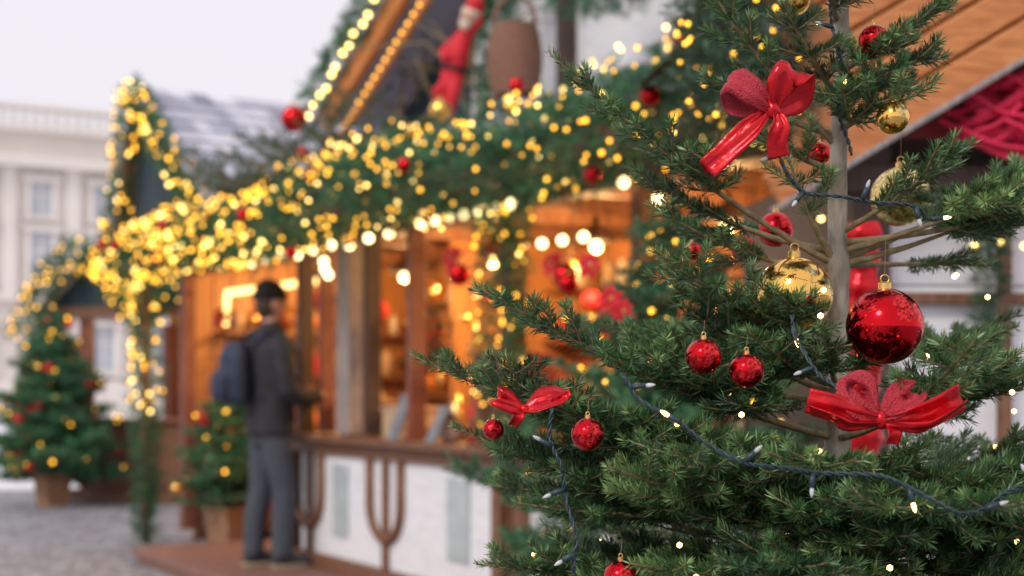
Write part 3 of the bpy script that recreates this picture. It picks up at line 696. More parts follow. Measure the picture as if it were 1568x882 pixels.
# ------------------------------------------------------------------ trees (background)
def small_tree(name, base, H, R, seed, nl=0.035, nw=0.006, sp=0.005, lights_n=60, red_n=12, whorls=11, per=8, pot=None, mat='needle_bg', bulb=0.02, redr=0.045, lv=1, gold_n=0):
    e = empty(name); f = Fir(sp,nl,nw,seed); r = np.random.default_rng(seed+100)
    bx_,by_,bz_ = base; tips=[]
    f.wood.append(tube_geo([(bx_,by_,bz_),(bx_+0.01,by_,bz_+H*0.5),(bx_,by_,bz_+H*0.97)],[0.035*H/1.8,0.02*H/1.8,0.004],8,caps=False))
    for i in range(whorls):
        h = 0.10+0.86*i/(whorls-1); a0=r.random()*6.28
        for j in range(per):
            z0=bz_+H*(h+r.normal(0,0.018))
            a=a0+j*2*math.pi/per+r.normal(0,0.2); L=(R*(1-h)**0.85+0.05)*r.uniform(0.7,1.15)
            p0=np.array([bx_,by_,z0]); tip=p0+np.array([math.cos(a)*L,math.sin(a)*L,L*r.uniform(-0.1,0.4)])
            f.branch(p0,tip,sag=0.05*L+0.01,nf=0.10,r0=0.007,level=lv,step=0.065,sidelen=0.5,minlen=0.06)
            tips.append(p0+(tip-p0)*r.uniform(0.55,1.0)); 
    f.twig(np.array([bx_,by_,bz_+H*0.9]),np.array([bx_,by_,bz_+H*0.96]),np.array([bx_,by_,bz_+H*1.03]),0.004,0.002,0,0.1)
    f.build('needles',M[mat],M['twig'],e,'trunk_and_limbs')
    tips=np.array(tips)
    if lights_n:
        t=tips[r.integers(0,len(tips),lights_n)]+r.normal(0,0.03,(lights_n,3)); 
        balls('fairy_lights',t,r.uniform(0.6,1.1,lights_n)*bulb,M['bulb_y'],e)
    if red_n:
        t=tips[r.integers(0,len(tips),red_n)]+np.array([0,0,-0.04]); balls('red_baubles',t,redr,M['red'],e,fine=True)
    if gold_n:
        t=tips[r.integers(0,len(tips),gold_n)]+np.array([0,0,-0.04]); balls('gold_baubles',t,redr,M['gold_b'],e,fine=True)
    if pot:
        tubes_obj('pot',[lathe_geo((bx_,by_,0.0 if bz_<0.4 else bz_-0.35),[(pot*0.8,0),(pot,0.28),(pot*1.06,0.28),(pot*1.06,0.33),(pot*0.9,0.33)],4)],M['terracotta'],e,smooth=False)
    return e
small_tree('christmas_tree',(-4.75,14.7,0.15),1.85,0.84,41,nl=0.07,nw=0.014,sp=0.0065,lights_n=90,red_n=38,bulb=0.019,redr=0.05,pot=0.2,gold_n=10,whorls=17,per=9)
small_tree('christmas_tree',S(4.35,-0.12,0.3),1.0,0.50,43,nl=0.05,nw=0.010,sp=0.0055,lights_n=40,red_n=20,bulb=0.016,redr=0.045,pot=0.22,gold_n=6,whorls=13)
small_tree('christmas_tree',(0.42,3.7,0.0),1.70,0.86,45,nl=0.024,nw=0.0030,sp=0.0018,lights_n=150,red_n=16,bulb=0.0085,redr=0.024,whorls=12,per=8,lv=0)

# ------------------------------------------------------------------ right stall
rs = empty('timber_market_stall')
def R_(x,y,z):
    c,s = math.cos(0.10), math.sin(0.10)
    return (0.95 + x*c - y*s, 3.62 + x*s + y*c, z)
zz=0.0; k=0
while zz < 1.72:
    box('wall_board_%d'%k, 0.0,2.2,0.0,0.03,zz,zz+0.212,M['white'],rs,0.006,R_); zz+=0.215; k+=1
box('rail_mid',-0.02,2.2,-0.035,-0.003,1.455,1.485,M['wood'],rs,0.004,R_)
box('rail_low',-0.02,2.2,-0.035,-0.003,0.6,0.66,M['wood'],rs,0.004,R_)
box('stud_a',0.275,0.31,-0.06,-0.037,0.0,1.72,M['wood'],rs,0.004,R_)
box('stud_b',1.0,1.05,-0.06,-0.037,0.0,1.72,M['wood'],rs,0.004,R_)
box('corner_post',-0.1,-0.003,-0.05,0.05,0,1.85,M['wood_dark'],rs,0.004,R_)
box('lintel',-0.15,2.3,-0.08,0.02,1.73,1.80,M['wood_dark'],rs,0.004,R_)
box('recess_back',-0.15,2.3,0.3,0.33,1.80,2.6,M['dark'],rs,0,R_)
box('side_wall',-0.05,-0.01,0.06,1.2,0,1.85,M['wood_dark'],rs,0.004,R_)
sl = math.tan(math.radians(31)); 
for i in range(5):
    z0 = 1.93 + i*0.108
    a=R_(-0.36, -0.22+0.006*i, z0-0.222); b_=R_(1.6, -0.22+0.006*i, z0-0.20+1.92*sl)
    beam('barge_board_%d'%i, a, b_, 0.03, 0.086, M['pine'], rs, upv=(0,0,1), bevel=0.008)
a=R_(-0.36,-0.225,1.662); b_=R_(1.6,-0.225,1.685+1.92*sl); beam('drip_edge', a, b_, 0.045, 0.014, M['wood_grey'], rs)
mesh_obj('roof_underside',[R_(-0.4,-0.19,2.26),R_(1.6,-0.19,2.26+2.0*sl),R_(1.6,1.3,2.26+2.0*sl),R_(-0.4,1.3,2.26)],[(0,1,2,3)],M['wood_dark'],rs)
tb=[]; nr=np.random.default_rng(55)
for i in range(230):
    x0=nr.uniform(0.1,1.2); top=1.72+(x0+0.32)*sl-0.02; z0=nr.uniform(1.84,max(1.9,top)); 
    z0=min(z0,top)
    a0=np.array(R_(x0,nr.uniform(-0.21,-0.08),z0)); an=nr.choice([0.45,-0.25,0.2])+nr.normal(0,0.12); l=nr.uniform(0.08,0.26)
    a1=a0+np.array([l*math.cos(an),0,l*math.sin(an)]); mm=(a0+a1)/2+np.array([0,0.0,-0.015])
    tb.append(tube_geo(catmull([a0,mm,a1],4),0.007,5))
tubes_obj('crimson_netting',tb,M['net'],rs)
mesh_obj('crimson_cloth',[R_(0.02,-0.05,1.87),R_(1.9,-0.05,1.87),R_(1.9,-0.05,2.9),R_(0.9,-0.05,2.38)],[(0,1,2,3)],M['burg'],rs)
g3 = Fir(0.0022,0.026,0.0032,61); r3=np.random.default_rng(62)
pth=[R_(-0.44,-0.25,z) for z in np.linspace(3.0,1.86,8)]
pg = garland_scatter(g3,pth,0.13,1100,0.06,r3); 
pg2 = garland_scatter(g3,[R_(0.24,-0.08,1.36+0.03*i) for i in range(14)],0.022,420,0.03,r3)
g3.build('garland_needles',M['needle_dark'],M['twig'],rs)
balls('fairy_lights',lights(pg,110,0.145,r=r3),0.006,M['bulb_y'],rs)
balls('fairy_lights_wall',[R_(0.2,-0.08,1.60),R_(0.27,-0.08,1.61),R_(0.33,-0.08,1.60),R_(-0.15,-0.1,1.55),R_(-0.2,-0.1,1.66),R_(0.4,-0.08,1.67)],0.008,M['bulb_w'],rs)
rp = empty('red_fabric_column'); 
prof=[]
for i in range(40):
    z=1.03+i*0.0125; prof.append((0.030+0.0035*math.sin(i*1.9)+0.003*math.sin(i*0.7), z))
V,F = lathe_geo((0.578,2.35,0),[(0.030,0.0)]+[(0.029,0.5)]+prof,24)
r_ = np.random.default_rng(4); V=V+r_.normal(0,0.0016,V.shape); mesh_obj('cloth',V,F,M['ribbon'],rp,smooth=True)
tubes_obj('foot',[lathe_geo((0.578,2.35,0.0),[(0.12,0),(0.12,0.03),(0.05,0.04)],20)],M['wood_dark'],rp)

# ------------------------------------------------------------------ man
man = empty('man')
MO = np.array([-1.53,8.98,0.10]); Ff=np.array([0.856,0.517,0]); Rr=np.array([0.517,-0.856,0])
def H(f,r,z): return MO + Ff*f + Rr*r + np.array([0,0,z])
def elt(rows, side=Rr, sides=16):
    V=[];F=[];n=len(rows)
    for (f,r,z,w_,d_) in rows:
        for j in range(sides):
            a=2*math.pi*j/sides; V.append(H(f,r,z)+Rr*w_*math.cos(a)+Ff*d_*math.sin(a))
    for i in range(n-1):
        for j in range(sides):
            k=(j+1)%sides; F.append((i*sides+j,i*sides+k,(i+1)*sides+k,(i+1)*sides+j))
    F.append(tuple(range(sides))[::-1]); F.append(tuple((n-1)*sides+j for j in range(sides)))
    return np.array(V),F
jk=[elt([(0,0,0.83,.20,.155),(0,0,0.95,.195,.155),(0.0,0,1.1,.19,.15),(-.005,0,1.25,.215,.155),(-.01,0,1.37,.22,.145),(-.01,0,1.45,.17,.11),(0.0,0,1.50,.08,.08),(0.01,0,1.55,.065,.07)])]
for sgn in (1,-1):
    jk.append(tube_geo([H(-.01,.17*sgn,1.42),H(-.01,.225*sgn,1.36),H(0.0,.25*sgn,1.24),H(.015,.255*sgn,1.12),H(.10,.235*sgn,1.07),H(.20,.19*sgn,1.07),H(.27,.15*sgn,1.09)],[.075,.078,.07,.066,.06,.053,.047],12))
tubes_obj('jacket', jk, M['jacket'], man, remesh=0.016)
tubes_obj('hood', [tube_geo([H(.06,.09,1.49),H(-.05,.10,1.48),H(-.10,0,1.46),H(-.05,-.10,1.48),H(.06,-.09,1.49)],[.025,.038,.045,.038,.025],10)], M['jacket'], man)
tr=[elt([(0,0,0.78,.165,.11),(0,0,0.88,.175,.125),(0,0,0.95,.165,.115)])]
for sgn,ff in ((1,0.05),(-1,-0.06)):
    tr.append(tube_geo([H(0,.085*sgn,.88),H(.01+ff*.3,.09*sgn,.7),H(.025+ff*.7,.095*sgn,.5),H(.0+ff,.10*sgn,.3),H(-.01+ff,.10*sgn,.07)],[.10,.094,.080,.073,.068],12))
tubes_obj('trousers', tr, M['jeans'], man, remesh=0.014)
sh=[];so=[]
for sgn,ff in ((1,0.05),(-1,-0.06)):
    sh.append(tube_geo([H(-.07+ff,.10*sgn,.055),H(-.02+ff,.10*sgn,.065),H(.07+ff,.105*sgn,.055),H(.15+ff,.11*sgn,.04),H(.19+ff,.11*sgn,.035)],[.035,.045,.042,.036,.02],10))
    so.append(elt([(.055+ff,.105*sgn,0.002,.045,.14),(.055+ff,.105*sgn,.024,.046,.142)]))
tubes_obj('shoes', sh, M['shoe'], man, remesh=0.008); tubes_obj('soles', so, M['sole'], man)
RM=np.array([Rr,Ff,[0,0,1]]).T
hd=[ball_geo(H(.015,0,1.665),.078,.092,.108,16,10,rot=RM), ball_geo(H(.04,0,1.615),.055,.06,.055,14,9,rot=RM),
    tube_geo([H(.0,0,1.50),H(.005,0,1.60)],[.055,.052],12),
    tube_geo([H(.10,0,1.685),H(.128,0,1.645)],[.010,.016],8), tube_geo([H(.098,-.02,1.612),H(.102,0,1.612),H(.098,.02,1.612)],[.006,.009,.006],6)]
for sgn in (1,-1): hd.append(ball_geo(H(.0,.08*sgn,1.655),.012,.02,.032,8,6,rot=RM))
tubes_obj('head', hd, M['skin'], man, remesh=0.006)
tubes_obj('eyes', [ball_geo(H(.098,.03,1.675),.010,seg=8,rings=6),ball_geo(H(.098,-.03,1.675),.010,seg=8,rings=6)], M['dark'], man)
tubes_obj('hair', [ball_geo(H(-.022,0,1.66),.082,.075,.10,14,9,rot=RM)], M['hair'], man)
tubes_obj('beanie', [elt([(.005,0,1.70,.088,.104),(.003,0,1.735,.090,.106),(.0,0,1.77,.082,.095),(-.005,0,1.80,.062,.070),(-.01,0,1.82,.03,.034),(-.01,0,1.825,.008,.008)])], M['black'], man)
tubes_obj('beanie_cuff', [elt([(.006,0,1.69,.092,.108),(.006,0,1.70,.096,.112),(.004,0,1.73,.096,.112),(.004,0,1.738,.092,.108)])], M['black'], man)
bp_=[elt([(-.225,0,1.03,.12,.06),(-.235,0,1.06,.145,.085),(-.24,0,1.2,.15,.095),(-.235,0,1.34,.14,.085),(-.22,0,1.42,.10,.055)]), elt([(-.33,0,1.06,.10,.03),(-.335,0,1.1,.11,.04),(-.335,0,1.2,.11,.04),(-.325,0,1.24,.09,.03)])]
tubes_obj('backpack', bp_, M['pack'], man, remesh=0.012)
tubes_obj('backpack_straps', [tube_geo(catmull([H(-.16,.10*sg,1.40),H(-.08,.13*sg,1.475),H(.06,.13*sg,1.45),H(.15,.12*sg,1.32),H(.12,.16*sg,1.18),H(-.14,.14*sg,1.08)],6),.016,8,squash=.5) for sg in (1,-1)], M['pack'], man)
def hand(name, f0, r0, z0, sgn):
    T=[tube_geo([H(f0,r0,z0),H(f0+.045,r0-.012*sgn,z0+.004),H(f0+.09,r0-.025*sgn,z0+.004)],[.026,.036,.032],10,squash=.5,side=(0,0,1))]
    for i,(dz,l) in enumerate(((.026,.066),(.010,.075),(-.008,.070),(-.025,.054))):
        b0=H(f0+.082,r0-.022*sgn,z0+.004+dz)
        d1=Ff*.93-Rr*sgn*.3; d2=Ff*.55-Rr*sgn*.8; d3=Ff*.0-Rr*sgn
        p1=b0+d1*l*.45; p2=p1+d2*l*.32; p3=p2+d3*l*.25
        T.append(tube_geo([b0,p1,p2,p3],[.009,.0085,.008,.0065],8))
    b0=H(f0+.03,r0-.015*sgn,z0+.03); T.append(tube_geo([b0,b0+Ff*.03+np.array([0,0,.018])-Rr*sgn*.012,b0+Ff*.055+np.array([0,0,.018])-Rr*sgn*.03],[.012,.010,.008],8))
    tubes_obj(name,T,M['skin'],man,remesh=0.004)
hand('hand_near',.275,.148,1.09,1); hand('hand_far',.275,-.148,1.09,-1)
pc = empty('paper_parcel'); box('parcel',.345,.415,-.09,.09,1.05,1.12,M['card'],pc,.006,fr=lambda a,b_,c:tuple(H(a,b_,c))); box('string_band',.343,.417,-.008,.008,1.048,1.122,M['red'],pc,.001,fr=lambda a,b_,c:tuple(H(a,b_,c)))

# ------------------------------------------------------------------ HERO FIR TREE
tree = empty('fir_tree'); TX,TY=0.365,1.60
T = Fir(0.00048, 0.0150, 0.00165, 71); tr_ = np.random.default_rng(72)
trunkpts=[(TX-0.006,TY,0.0),(TX-0.004,TY,0.5),(TX,TY,0.95),(TX+0.002,TY,1.3),(TX+0.001,TY,1.45),(TX+0.006,TY,1.65),(TX+0.004,TY,1.9),(TX+0.004,TY,2.02)]
tp=catmull(trunkpts,8); rad=np.interp(tp[:,2],[0,1.0,1.35,1.7,2.02],[0.030,0.0165,0.0118,0.0075,0.002])
rad=rad*(1+0.05*np.sin(tp[:,2]*70))+0.003*np.exp(-((tp[:,2]-1.388)/0.012)**2)
tubes_obj('trunk',[tube_geo(tp,rad,14)],M['bark'],tree)
def B(z0, tip, sag=0.03, nf=0.3, r0=0.0045, **k): T.branch((TX,TY,z0), tip, sag=sag, nf=nf, r0=r0, **k)
B(1.385,(0.040,1.50,1.600),sag=0.035,nf=0.42,sidelen=0.20)
B(1.52,(0.200,1.54,1.700),sag=0.02,nf=0.35,sidelen=0.22)
B(1.275,(0.142,1.42,1.384),sag=0.012,nf=0.3,sidelen=0.26)
B(1.19,(-0.031,1.40,1.345),sag=0.030,nf=0.25,sidelen=0.28)
B(1.13,(-0.106,1.50,1.281),sag=0.035,nf=0.25,sidelen=0.30)
B(1.09,(-0.066,1.57,1.205),sag=0.035,nf=0.25,sidelen=0.33)
B(1.60,(0.480,1.58,1.672),sag=0.0,nf=0.15,sidelen=0.35)
B(1.57,(0.466,1.55,1.618),sag=0.0,nf=0.12,sidelen=0.35)
B(1.535,(0.420,1.50,1.565),sag=0.0,nf=0.2,sidelen=0.4)
B(1.66,(0.330,1.50,1.70),sag=0.0,nf=0.2,sidelen=0.4)
B(1.575,(0.285,1.50,1.655),sag=0.01,nf=0.2,sidelen=0.4)
B(1.53,(0.215,1.62,1.600),sag=0.01,nf=0.3,sidelen=0.35)
B(1.49,(0.255,1.55,1.535),sag=0.01,nf=0.3,sidelen=0.4)
B(1.385,(0.530,1.60,1.438),sag=0.012,nf=0.75,r0=0.0055,sidelen=0.5)
B(1.39,(0.62,1.66,1.52),sag=0.02,nf=0.45,sidelen=0.4)
B(1.40,(0.60,1.52,1.49),sag=0.02,nf=0.4,sidelen=0.45)
B(1.41,(0.66,1.58,1.47),sag=0.02,nf=0.4,sidelen=0.45)
B(1.42,(0.475,1.52,1.505),sag=0.015,nf=0.35,sidelen=0.4)
B(1.385,(0.300,1.55,1.500),sag=0.02,nf=0.5,r0=0.005,sidelen=0.4)
B(1.40,(0.130,1.62,1.500),sag=0.03,nf=0.4,sidelen=0.3)
B(1.38,(0.165,1.56,1.44),sag=0.03,nf=0.4,sidelen=0.3)
B(1.385,(0.56,1.75,1.40),sag=0.0,nf=0.6,sidelen=0.4)
B(1.20,(0.520,1.45,1.285),sag=0.03,nf=0.35,sidelen=0.32)
B(1.20,(0.63,1.52,1.300),sag=0.03,nf=0.3,sidelen=0.35)
B(1.19,(0.415,1.27,1.292),sag=0.035,nf=0.5,sidelen=0.20)
B(1.23,(0.120,1.47,1.290),sag=0.02,nf=0.3,sidelen=0.35)
B(1.25,(0.235,1.42,1.305),sag=0.02,nf=0.35,sidelen=0.32)
B(1.25,(0.31,1.43,1.31),sag=0.02,nf=0.4,sidelen=0.32)
B(1.24,(0.18,1.50,1.335),sag=0.02,nf=0.35,sidelen=0.32)
B(1.15,(0.02,1.50,1.225),sag=0.03,nf=0.25,sidelen=0.36)
B(1.14,(0.15,1.34,1.19),sag=0.03,nf=0.25,sidelen=0.36)
B(1.15,(0.27,1.28,1.19),sag=0.03,nf=0.3,sidelen=0.36)
B(1.14,(0.55,1.32,1.18),sag=0.03,nf=0.3,sidelen=0.38)
B(1.13,(0.44,1.22,1.15),sag=0.03,nf=0.3,sidelen=0.38)
B(1.27,(0.60,1.75,1.33),sag=0.02,nf=0.4,sidelen=0.35)
B(1.25,(0.13,1.85,1.33),sag=0.02,nf=0.3,sidelen=0.4)
zz=1.12
while zz > 0.2:
    n=10 if zz>0.85 else 8
    a0=tr_.random()*6.28
    for j in range(n):
        a=a0+j*2*math.pi/n+tr_.normal(0,0.12)
        L=0.36+0.30*(1.16-zz)
        L*=tr_.uniform(0.85,1.12)
        if math.sin(a)<-0.3 : L=min(L,0.36 if zz>0.75 else 0.5)
        rise=tr_.uniform(0.0,0.09)
        if math.sin(a)<-0.5: rise*=0.6
        back = math.sin(a)>0.5
        T.dm = (0.5 if back else 1.0) if zz>0.88 else 0.3
        B(zz,(TX+math.cos(a)*L,TY+math.sin(a)*L,zz+rise),sag=0.03,nf=0.22,r0=0.006,
          step=0.036 if zz>0.85 and not back else 0.06,sidelen=0.42, level=0 if zz>0.85 and not back else 1)
    zz -= 0.068 if zz>0.85 else 0.12
T.dm=0.5
for z0 in (1.74,1.84,1.93):
    for j in range(5):
        a=j*1.256+z0*9; L=0.24*(2.1-z0)/0.4+0.02
        B(z0,(TX+math.cos(a)*L,TY+math.sin(a)*L,z0+0.07),sag=0.01,nf=0.15,level=1)
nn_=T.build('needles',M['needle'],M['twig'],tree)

# ------------------------------------------------------------------ baubles on hero tree
bauble((0.380,1.45,1.310),0.0390,'red_b',64,0.04)
bauble((0.312,1.57,1.350),0.0420,'gold_b',64,0.03)
bauble((0.410,1.53,1.538),0.0178,'gold_b',48,0.015)
bauble((0.402,1.58,1.633),0.0172,'red_b',48,0.015)
bauble((0.470,1.72,1.478),0.036,'gold_g',48,0.03)
bauble((0.186,1.38,1.278),0.0175,'red_b',48,0.012)
bauble((0.2275,1.38,1.264),0.0170,'red_b',48,0.012)
bauble((0.0724,1.36,1.203),0.0160,'red_b',48,0.012)
bauble((-0.019,1.45,1.205),0.0110,'red_b',32,0.01)
bauble((0.33,1.78,1.445),0.022,'red_b',32,0.02)
bauble((0.30,1.85,1.43),0.016,'red_b',32,0.02)
bauble((0.228,1.80,1.42),0.012,'red_b',32,0.02)
bauble((0.318,1.60,1.684),0.018,'gold_b',40,0.03)
bauble((0.104,1.36,1.066),0.017,'red_b',40,0.012)
bauble((0.358,1.66,1.52),0.014,'red_b',32,0.02)

# ------------------------------------------------------------------ bows
def ribbon(path, width, wdir, wprof=None, wave=0.0, n=10):
    C = catmull(path, n); k=len(C)
    w0=np.asarray(wdir,float); V=[];F=[]; m_=9
    Tn=np.gradient(C,axis=0)
    for i in range(k):
        f=i/(k-1); ww=width*(wprof(f) if wprof else 1)
        t=unit(Tn[i]); w_=w0-t*np.dot(t,w0); w_=unit(w_); nn=np.cross(t,w_)
        for j in range(m_):
            u=(j/(m_-1)-0.5); V.append(C[i]+w_*u*ww+nn*(wave*math.sin(u*13+f*5)*(1.3-f)+0.10*ww*(u*u*4-0.5)))
    for i in range(k-1):
        for j in range(m_-1):
            a=i*m_+j; F.append((a,a+1,a+m_+1,a+m_))
    return np.array(V),F
def rib_obj(name, parts, parent, mat='ribbon'):
    ob=tubes_obj(name, parts, M[mat], parent)
    s=ob.modifiers.new('thickness','SOLIDIFY'); s.thickness=0.0007
    return ob
pinch=lambda f: 0.30+0.70*min(1,abs(math.sin(math.pi*f))*1.5)
tailp=lambda f: 0.28+0.72*min(1,f*2.2)
b1=empty('red_ribbon_bow'); c=np.array([0.262,1.43,1.527])
def o(dx,dy,dz): return c+np.array([dx,dy,dz])
rib_obj('loop_left',[ribbon([o(0,0,0),o(-.018,-.012,.016),o(-.038,-.010,.030),o(-.044,.004,.026),o(-.034,.012,.008),o(-.004,.006,-.002)],.034,(.55,.35,.8),wprof=pinch,wave=.0026)],b1,'ribbon_mesh')
rib_obj('loop_right',[ribbon([o(0,0,0),o(.006,-.010,.018),o(.014,-.012,.034),o(.026,.0,.034),o(.026,.012,.012),o(.003,.006,-.002)],.032,(.85,.35,-.45),wprof=pinch,wave=.002)],b1)
rib_obj('tail_left',[ribbon([o(-.004,0,0),o(-.018,-.006,-.014),o(-.040,-.006,-.036),o(-.066,0,-.060)],.024,(.75,-.25,-.65),wprof=tailp,wave=.0016),
                     ribbon([o(-.004,0.002,0),o(-.020,.010,-.010),o(-.044,.018,-.030),o(-.068,.014,-.056)],.020,(.4,.8,-.45),wprof=tailp)],b1)
rib_obj('tail_down',[ribbon([o(.002,0,0),o(.006,-.008,-.016),o(.003,-.006,-.032),o(.006,-.002,-.048)],.022,(1,.2,.1),wprof=tailp,wave=.002)],b1)
tubes_obj('knot',[ball_geo(c,.008,.007,.010,12,8)],M['ribbon'],b1)
b2=empty('red_ribbon_bow'); c=np.array([0.340,1.31,1.218])
rib_obj('tail_left',[ribbon([o(0,0,0),o(-.022,-.008,.004),o(-.046,-.006,.012),o(-.068,0,.018)],.024,(.45,-.3,.85),wprof=tailp,wave=.002),
                     ribbon([o(0,0,-.003),o(-.03,-.014,-.004),o(-.046,-.018,.002),o(-.067,-.006,.010)],.020,(.3,.85,-.45),wprof=tailp,wave=.0015)],b2)
rib_obj('tail_right',[ribbon([o(0,0,0),o(.022,-.010,.0),o(.046,-.010,.008),o(.074,0,.022)],.027,(-.40,-.3,.9),wprof=tailp,wave=.002),
                      ribbon([o(0,0,-.004),o(.03,-.016,-.008),o(.048,-.018,.0),o(.073,-.006,.014)],.022,(-.3,.85,-.45),wprof=tailp,wave=.0015)],b2)
rib_obj('loop_gauze',[ribbon([o(0,0,0),o(-.022,-.004,.014),o(-.028,.002,.030),o(-.012,.008,.034),o(-.002,.006,.008)],.028,(.6,.6,.4),wprof=pinch,wave=.003),
                      ribbon([o(0,0,0),o(.016,-.004,.012),o(.030,.0,.022),o(.020,.010,.026),o(.002,.006,.006)],.024,(-.5,.6,.5),wprof=pinch,wave=.003)],b2,'ribbon_mesh')
rib_obj('tail_down',[ribbon([o(.002,0,0),o(.010,-.008,-.010),o(.008,-.006,-.022)],.014,(1,.3,.1),wprof=tailp)],b2)
tubes_obj('knot',[ball_geo(c,.007,.006,.009,12,8)],M['ribbon'],b2)
b3=empty('red_ribbon_bow'); c=np.array([0.012,1.42,1.226])
rib_obj('loop_left',[ribbon([o(0,0,0),o(-.012,-.006,.004),o(-.026,-.006,.010),o(-.018,.008,.014),o(-.002,.006,.002)],.020,(.3,.75,.5),wprof=pinch,wave=.0015)],b3)
rib_obj('loop_right',[ribbon([o(0,0,0),o(.016,-.006,.004),o(.036,-.004,.012),o(.020,.008,.016),o(.002,.006,.002)],.024,(-.4,.75,.45),wprof=pinch,wave=.0015)],b3)
rib_obj('tail',[ribbon([o(0,0,0),o(-.006,-.006,-.008),o(-.012,-.002,-.016)],.012,(1,.3,.1),wprof=tailp)],b3)
tubes_obj('knot',[ball_geo(c,.005)],M['ribbon'],b3)

# ------------------------------------------------------------------ light strings on the hero tree
sg_ = empty('fairy_light_string')
def wire(path, tag, bulbs):
    C=catmull(path,16)
    s=np.r_[0,np.cumsum(np.linalg.norm(np.diff(C,axis=0),axis=1))]
    n=int(s[-1]/0.0035); q=np.linspace(0,s[-1],n); D=np.stack([np.interp(q,s,C[:,i]) for i in range(3)],1)
    wob=np.random.default_rng(len(tag)+5); 
    for ax_ in range(3): D[:,ax_]+=0.0022*np.sin(q*wob.uniform(60,110)+wob.uniform(0,6))+0.0035*np.sin(q*wob.uniform(25,40)+wob.uniform(0,6))
    Tn=np.gradient(D,axis=0); tb=[]
    A=np.cross(Tn,[0,1,0.05]); A/=np.linalg.norm(A,axis=1)[:,None]+1e-9; Bv=np.cross(Tn,A); Bv/=np.linalg.norm(Bv,axis=1)[:,None]+1e-9
    ph=q*2*math.pi/0.018
    for off in (0,math.pi):
        tb.append(tube_geo(D+0.0013*(A*np.cos(ph+off)[:,None]+Bv*np.sin(ph+off)[:,None]),0.0012,6))
    lit=[];unl=[]
    for (f,dx,dy,dz,on) in bulbs:
        p=D[int(f*(n-1))]; d=unit([dx,dy,dz]); 
        tb.append(tube_geo([p,p+d*0.006,p+d*0.014],[0.0022,0.0028,0.0024],8))
        (lit if on else unl).append(tube_geo([p+d*0.014,p+d*0.017,p+d*0.020,p+d*0.0225],[0.0018,0.0021,0.0016,0.0005],8))
    tubes_obj('wire_'+tag,tb,M['wire'],sg_)
    if lit: tubes_obj('lit_bulbs_'+tag,lit,M['bulb_fg'],sg_)
    if unl: tubes_obj('clear_bulbs_'+tag,unl,M['bulb_clear'],sg_)
wire([(0.101,1.28,1.256),(0.130,1.26,1.225),(0.178,1.25,1.194),(0.222,1.24,1.184),(0.266,1.25,1.170),(0.318,1.24,1.170),(0.362,1.235,1.150),(0.400,1.235,1.144),(0.436,1.25,1.152),(0.49,1.27,1.163),(0.56,1.34,1.172)],'main',
     [(0.03,1,-.2,.1,0),(0.13,-.8,-.2,.5,1),(0.24,.6,-.3,.6,0),(0.38,-.1,-.3,-1,0),(0.52,.2,-.3,-1,1),(0.66,.9,-.2,.3,0),(0.76,-.6,-.3,1,0),(0.84,-.2,-.2,-1,1),(0.94,.3,-.2,1,0)])
wire([(0.270,1.48,1.510),(0.272,1.47,1.492),(0.288,1.46,1.462),(0.325,1.45,1.444),(0.375,1.45,1.434),(0.415,1.46,1.427),(0.445,1.50,1.430)],'upper',
     [(0.12,-1,-.2,-.3,0),(0.3,-.5,-.3,-.6,0),(0.55,.3,-.3,1,0),(0.75,.2,-.3,-1,0),(0.95,1,0,.1,1)])
wire([(0.040,1.38,1.225),(0.042,1.36,1.18),(0.052,1.35,1.13),(0.060,1.34,1.09),(0.068,1.34,1.04),(0.08,1.34,0.96)],'left',
     [(0.15,-.7,-.2,.4,0),(0.30,-1,-.2,-.4,0),(0.5,-.9,-.2,-.5,0),(0.62,1,-.2,.2,1)])
wire([(0.275,1.40,1.320),(0.276,1.38,1.295),(0.286,1.36,1.270),(0.302,1.35,1.252),(0.325,1.33,1.238)],'middle',
     [(0.10,.2,-.3,-1,1),(0.5,-.9,-.3,-.3,0),(0.8,.6,-.3,-.8,0)])
wire([(0.345,1.56,1.70),(0.352,1.55,1.62),(0.358,1.55,1.55),(0.375,1.56,1.50)],'top',[(0.5,.1,-.3,-1,1),(0.3,-1,-.3,0.2,0)])
dp=[]
for i in range(80):
    a=tr_.uniform(0,6.28); z=tr_.uniform(0.7,1.34); L=(0.30+0.3*(1.2-z))*tr_.uniform(0.55,1.0); dp.append((TX+math.cos(a)*L,TY+math.sin(a)*L,z+0.03))
balls('small_led_points',dp,0.0032,M['bulb_fg'],sg_)

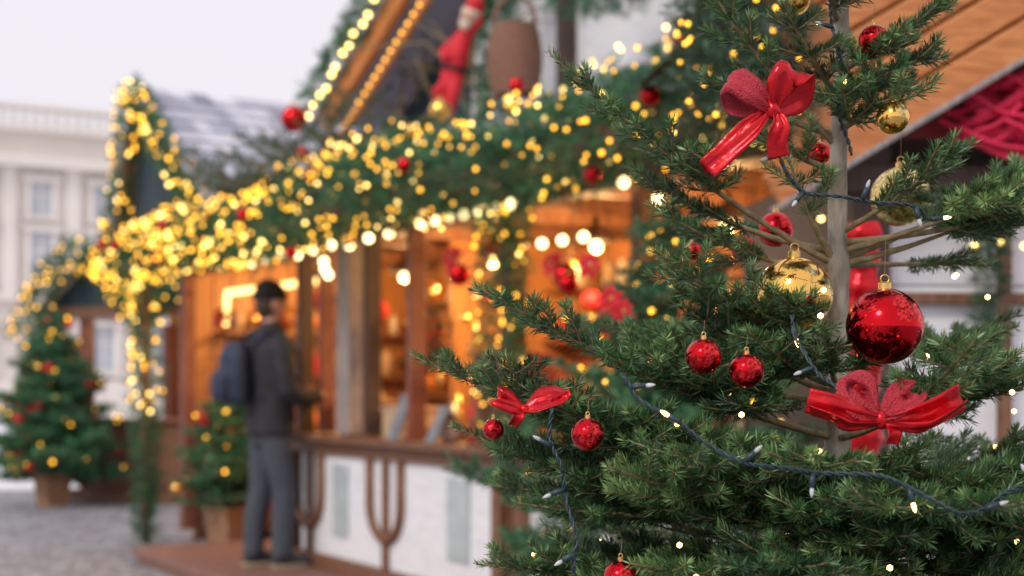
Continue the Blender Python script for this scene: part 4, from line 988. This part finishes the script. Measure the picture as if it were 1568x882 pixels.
# ------------------------------------------------------------------ lights
def point(name, loc, e, col=(1.0,0.58,0.22), r=0.06, parent=None):
    l=bpy.data.lights.new(name,'POINT'); l.energy=e; l.color=col; l.shadow_soft_size=r
    ob=bpy.data.objects.new(name,l); ob.location=loc; link(ob,parent)
lamp=empty('stall_ceiling_lamps')
for i,(s_,t_) in enumerate(((-1.5,-1.1),(-0.3,-1.1),(0.9,-1.1),(2.1,-1.1),(3.6,-1.2),(4.4,-0.9))):
    point('lamp_%d'%i,S(s_,t_,1.98),54 if i<4 else 38,parent=lamp)
    tubes_obj('shade_%d'%i,[lathe_geo(S(s_,t_,2.10),[(0.12,0),(0.08,0.06),(0.02,0.10),(0.02,0.15)],16)],M['wood_dark'],lamp)
    balls('lamp_bulb_%d'%i,[S(s_,t_,2.07)],0.035,M['bulb_big'],lamp,fine=True)
point('lamp_far_stall',Q(0.9,0.9,1.8),18,parent=lamp)

# ------------------------------------------------------------------ sky, sun, camera
w = bpy.data.worlds.new('World'); scene.world=w; w.use_nodes=True; nt=w.node_tree
bg=nt.nodes['Background']; sky=nt.nodes.new('ShaderNodeTexSky'); sky.sky_type='NISHITA'; sky.sun_disc=False
sky.sun_elevation=math.radians(38); sky.sun_rotation=math.radians(215); sky.dust_density=4; sky.air_density=1.5
mx=nt.nodes.new('ShaderNodeMix'); mx.data_type='RGBA'; mx.inputs[0].default_value=0.88
mx.inputs[7].default_value=(8.3,7.8,8.4,1)
nt.links.new(sky.outputs[0],mx.inputs[6]); nt.links.new(mx.outputs[2],bg.inputs['Color']); bg.inputs['Strength'].default_value=0.118
sun=bpy.data.lights.new('sun','SUN'); sun.energy=1.5; sun.angle=math.radians(14); sun.color=(1,0.95,0.87)
so_=bpy.data.objects.new('sun',sun); scene.collection.objects.link(so_)
dirv=Vector((-0.45,-0.65,0.62)); so_.rotation_euler=dirv.to_track_quat('Z','Y').to_euler()
cam=bpy.data.cameras.new('camera'); co=bpy.data.objects.new('camera',cam); scene.collection.objects.link(co)
co.location=(0,0,1.25); co.rotation_euler=(math.radians(90),0,0)
cam.lens=50; cam.sensor_width=36; cam.shift_y=0.095; cam.clip_end=2000; cam.clip_start=0.05
cam.dof.use_dof=True; cam.dof.focus_distance=1.42; cam.dof.aperture_fstop=4.5
scene.camera=co
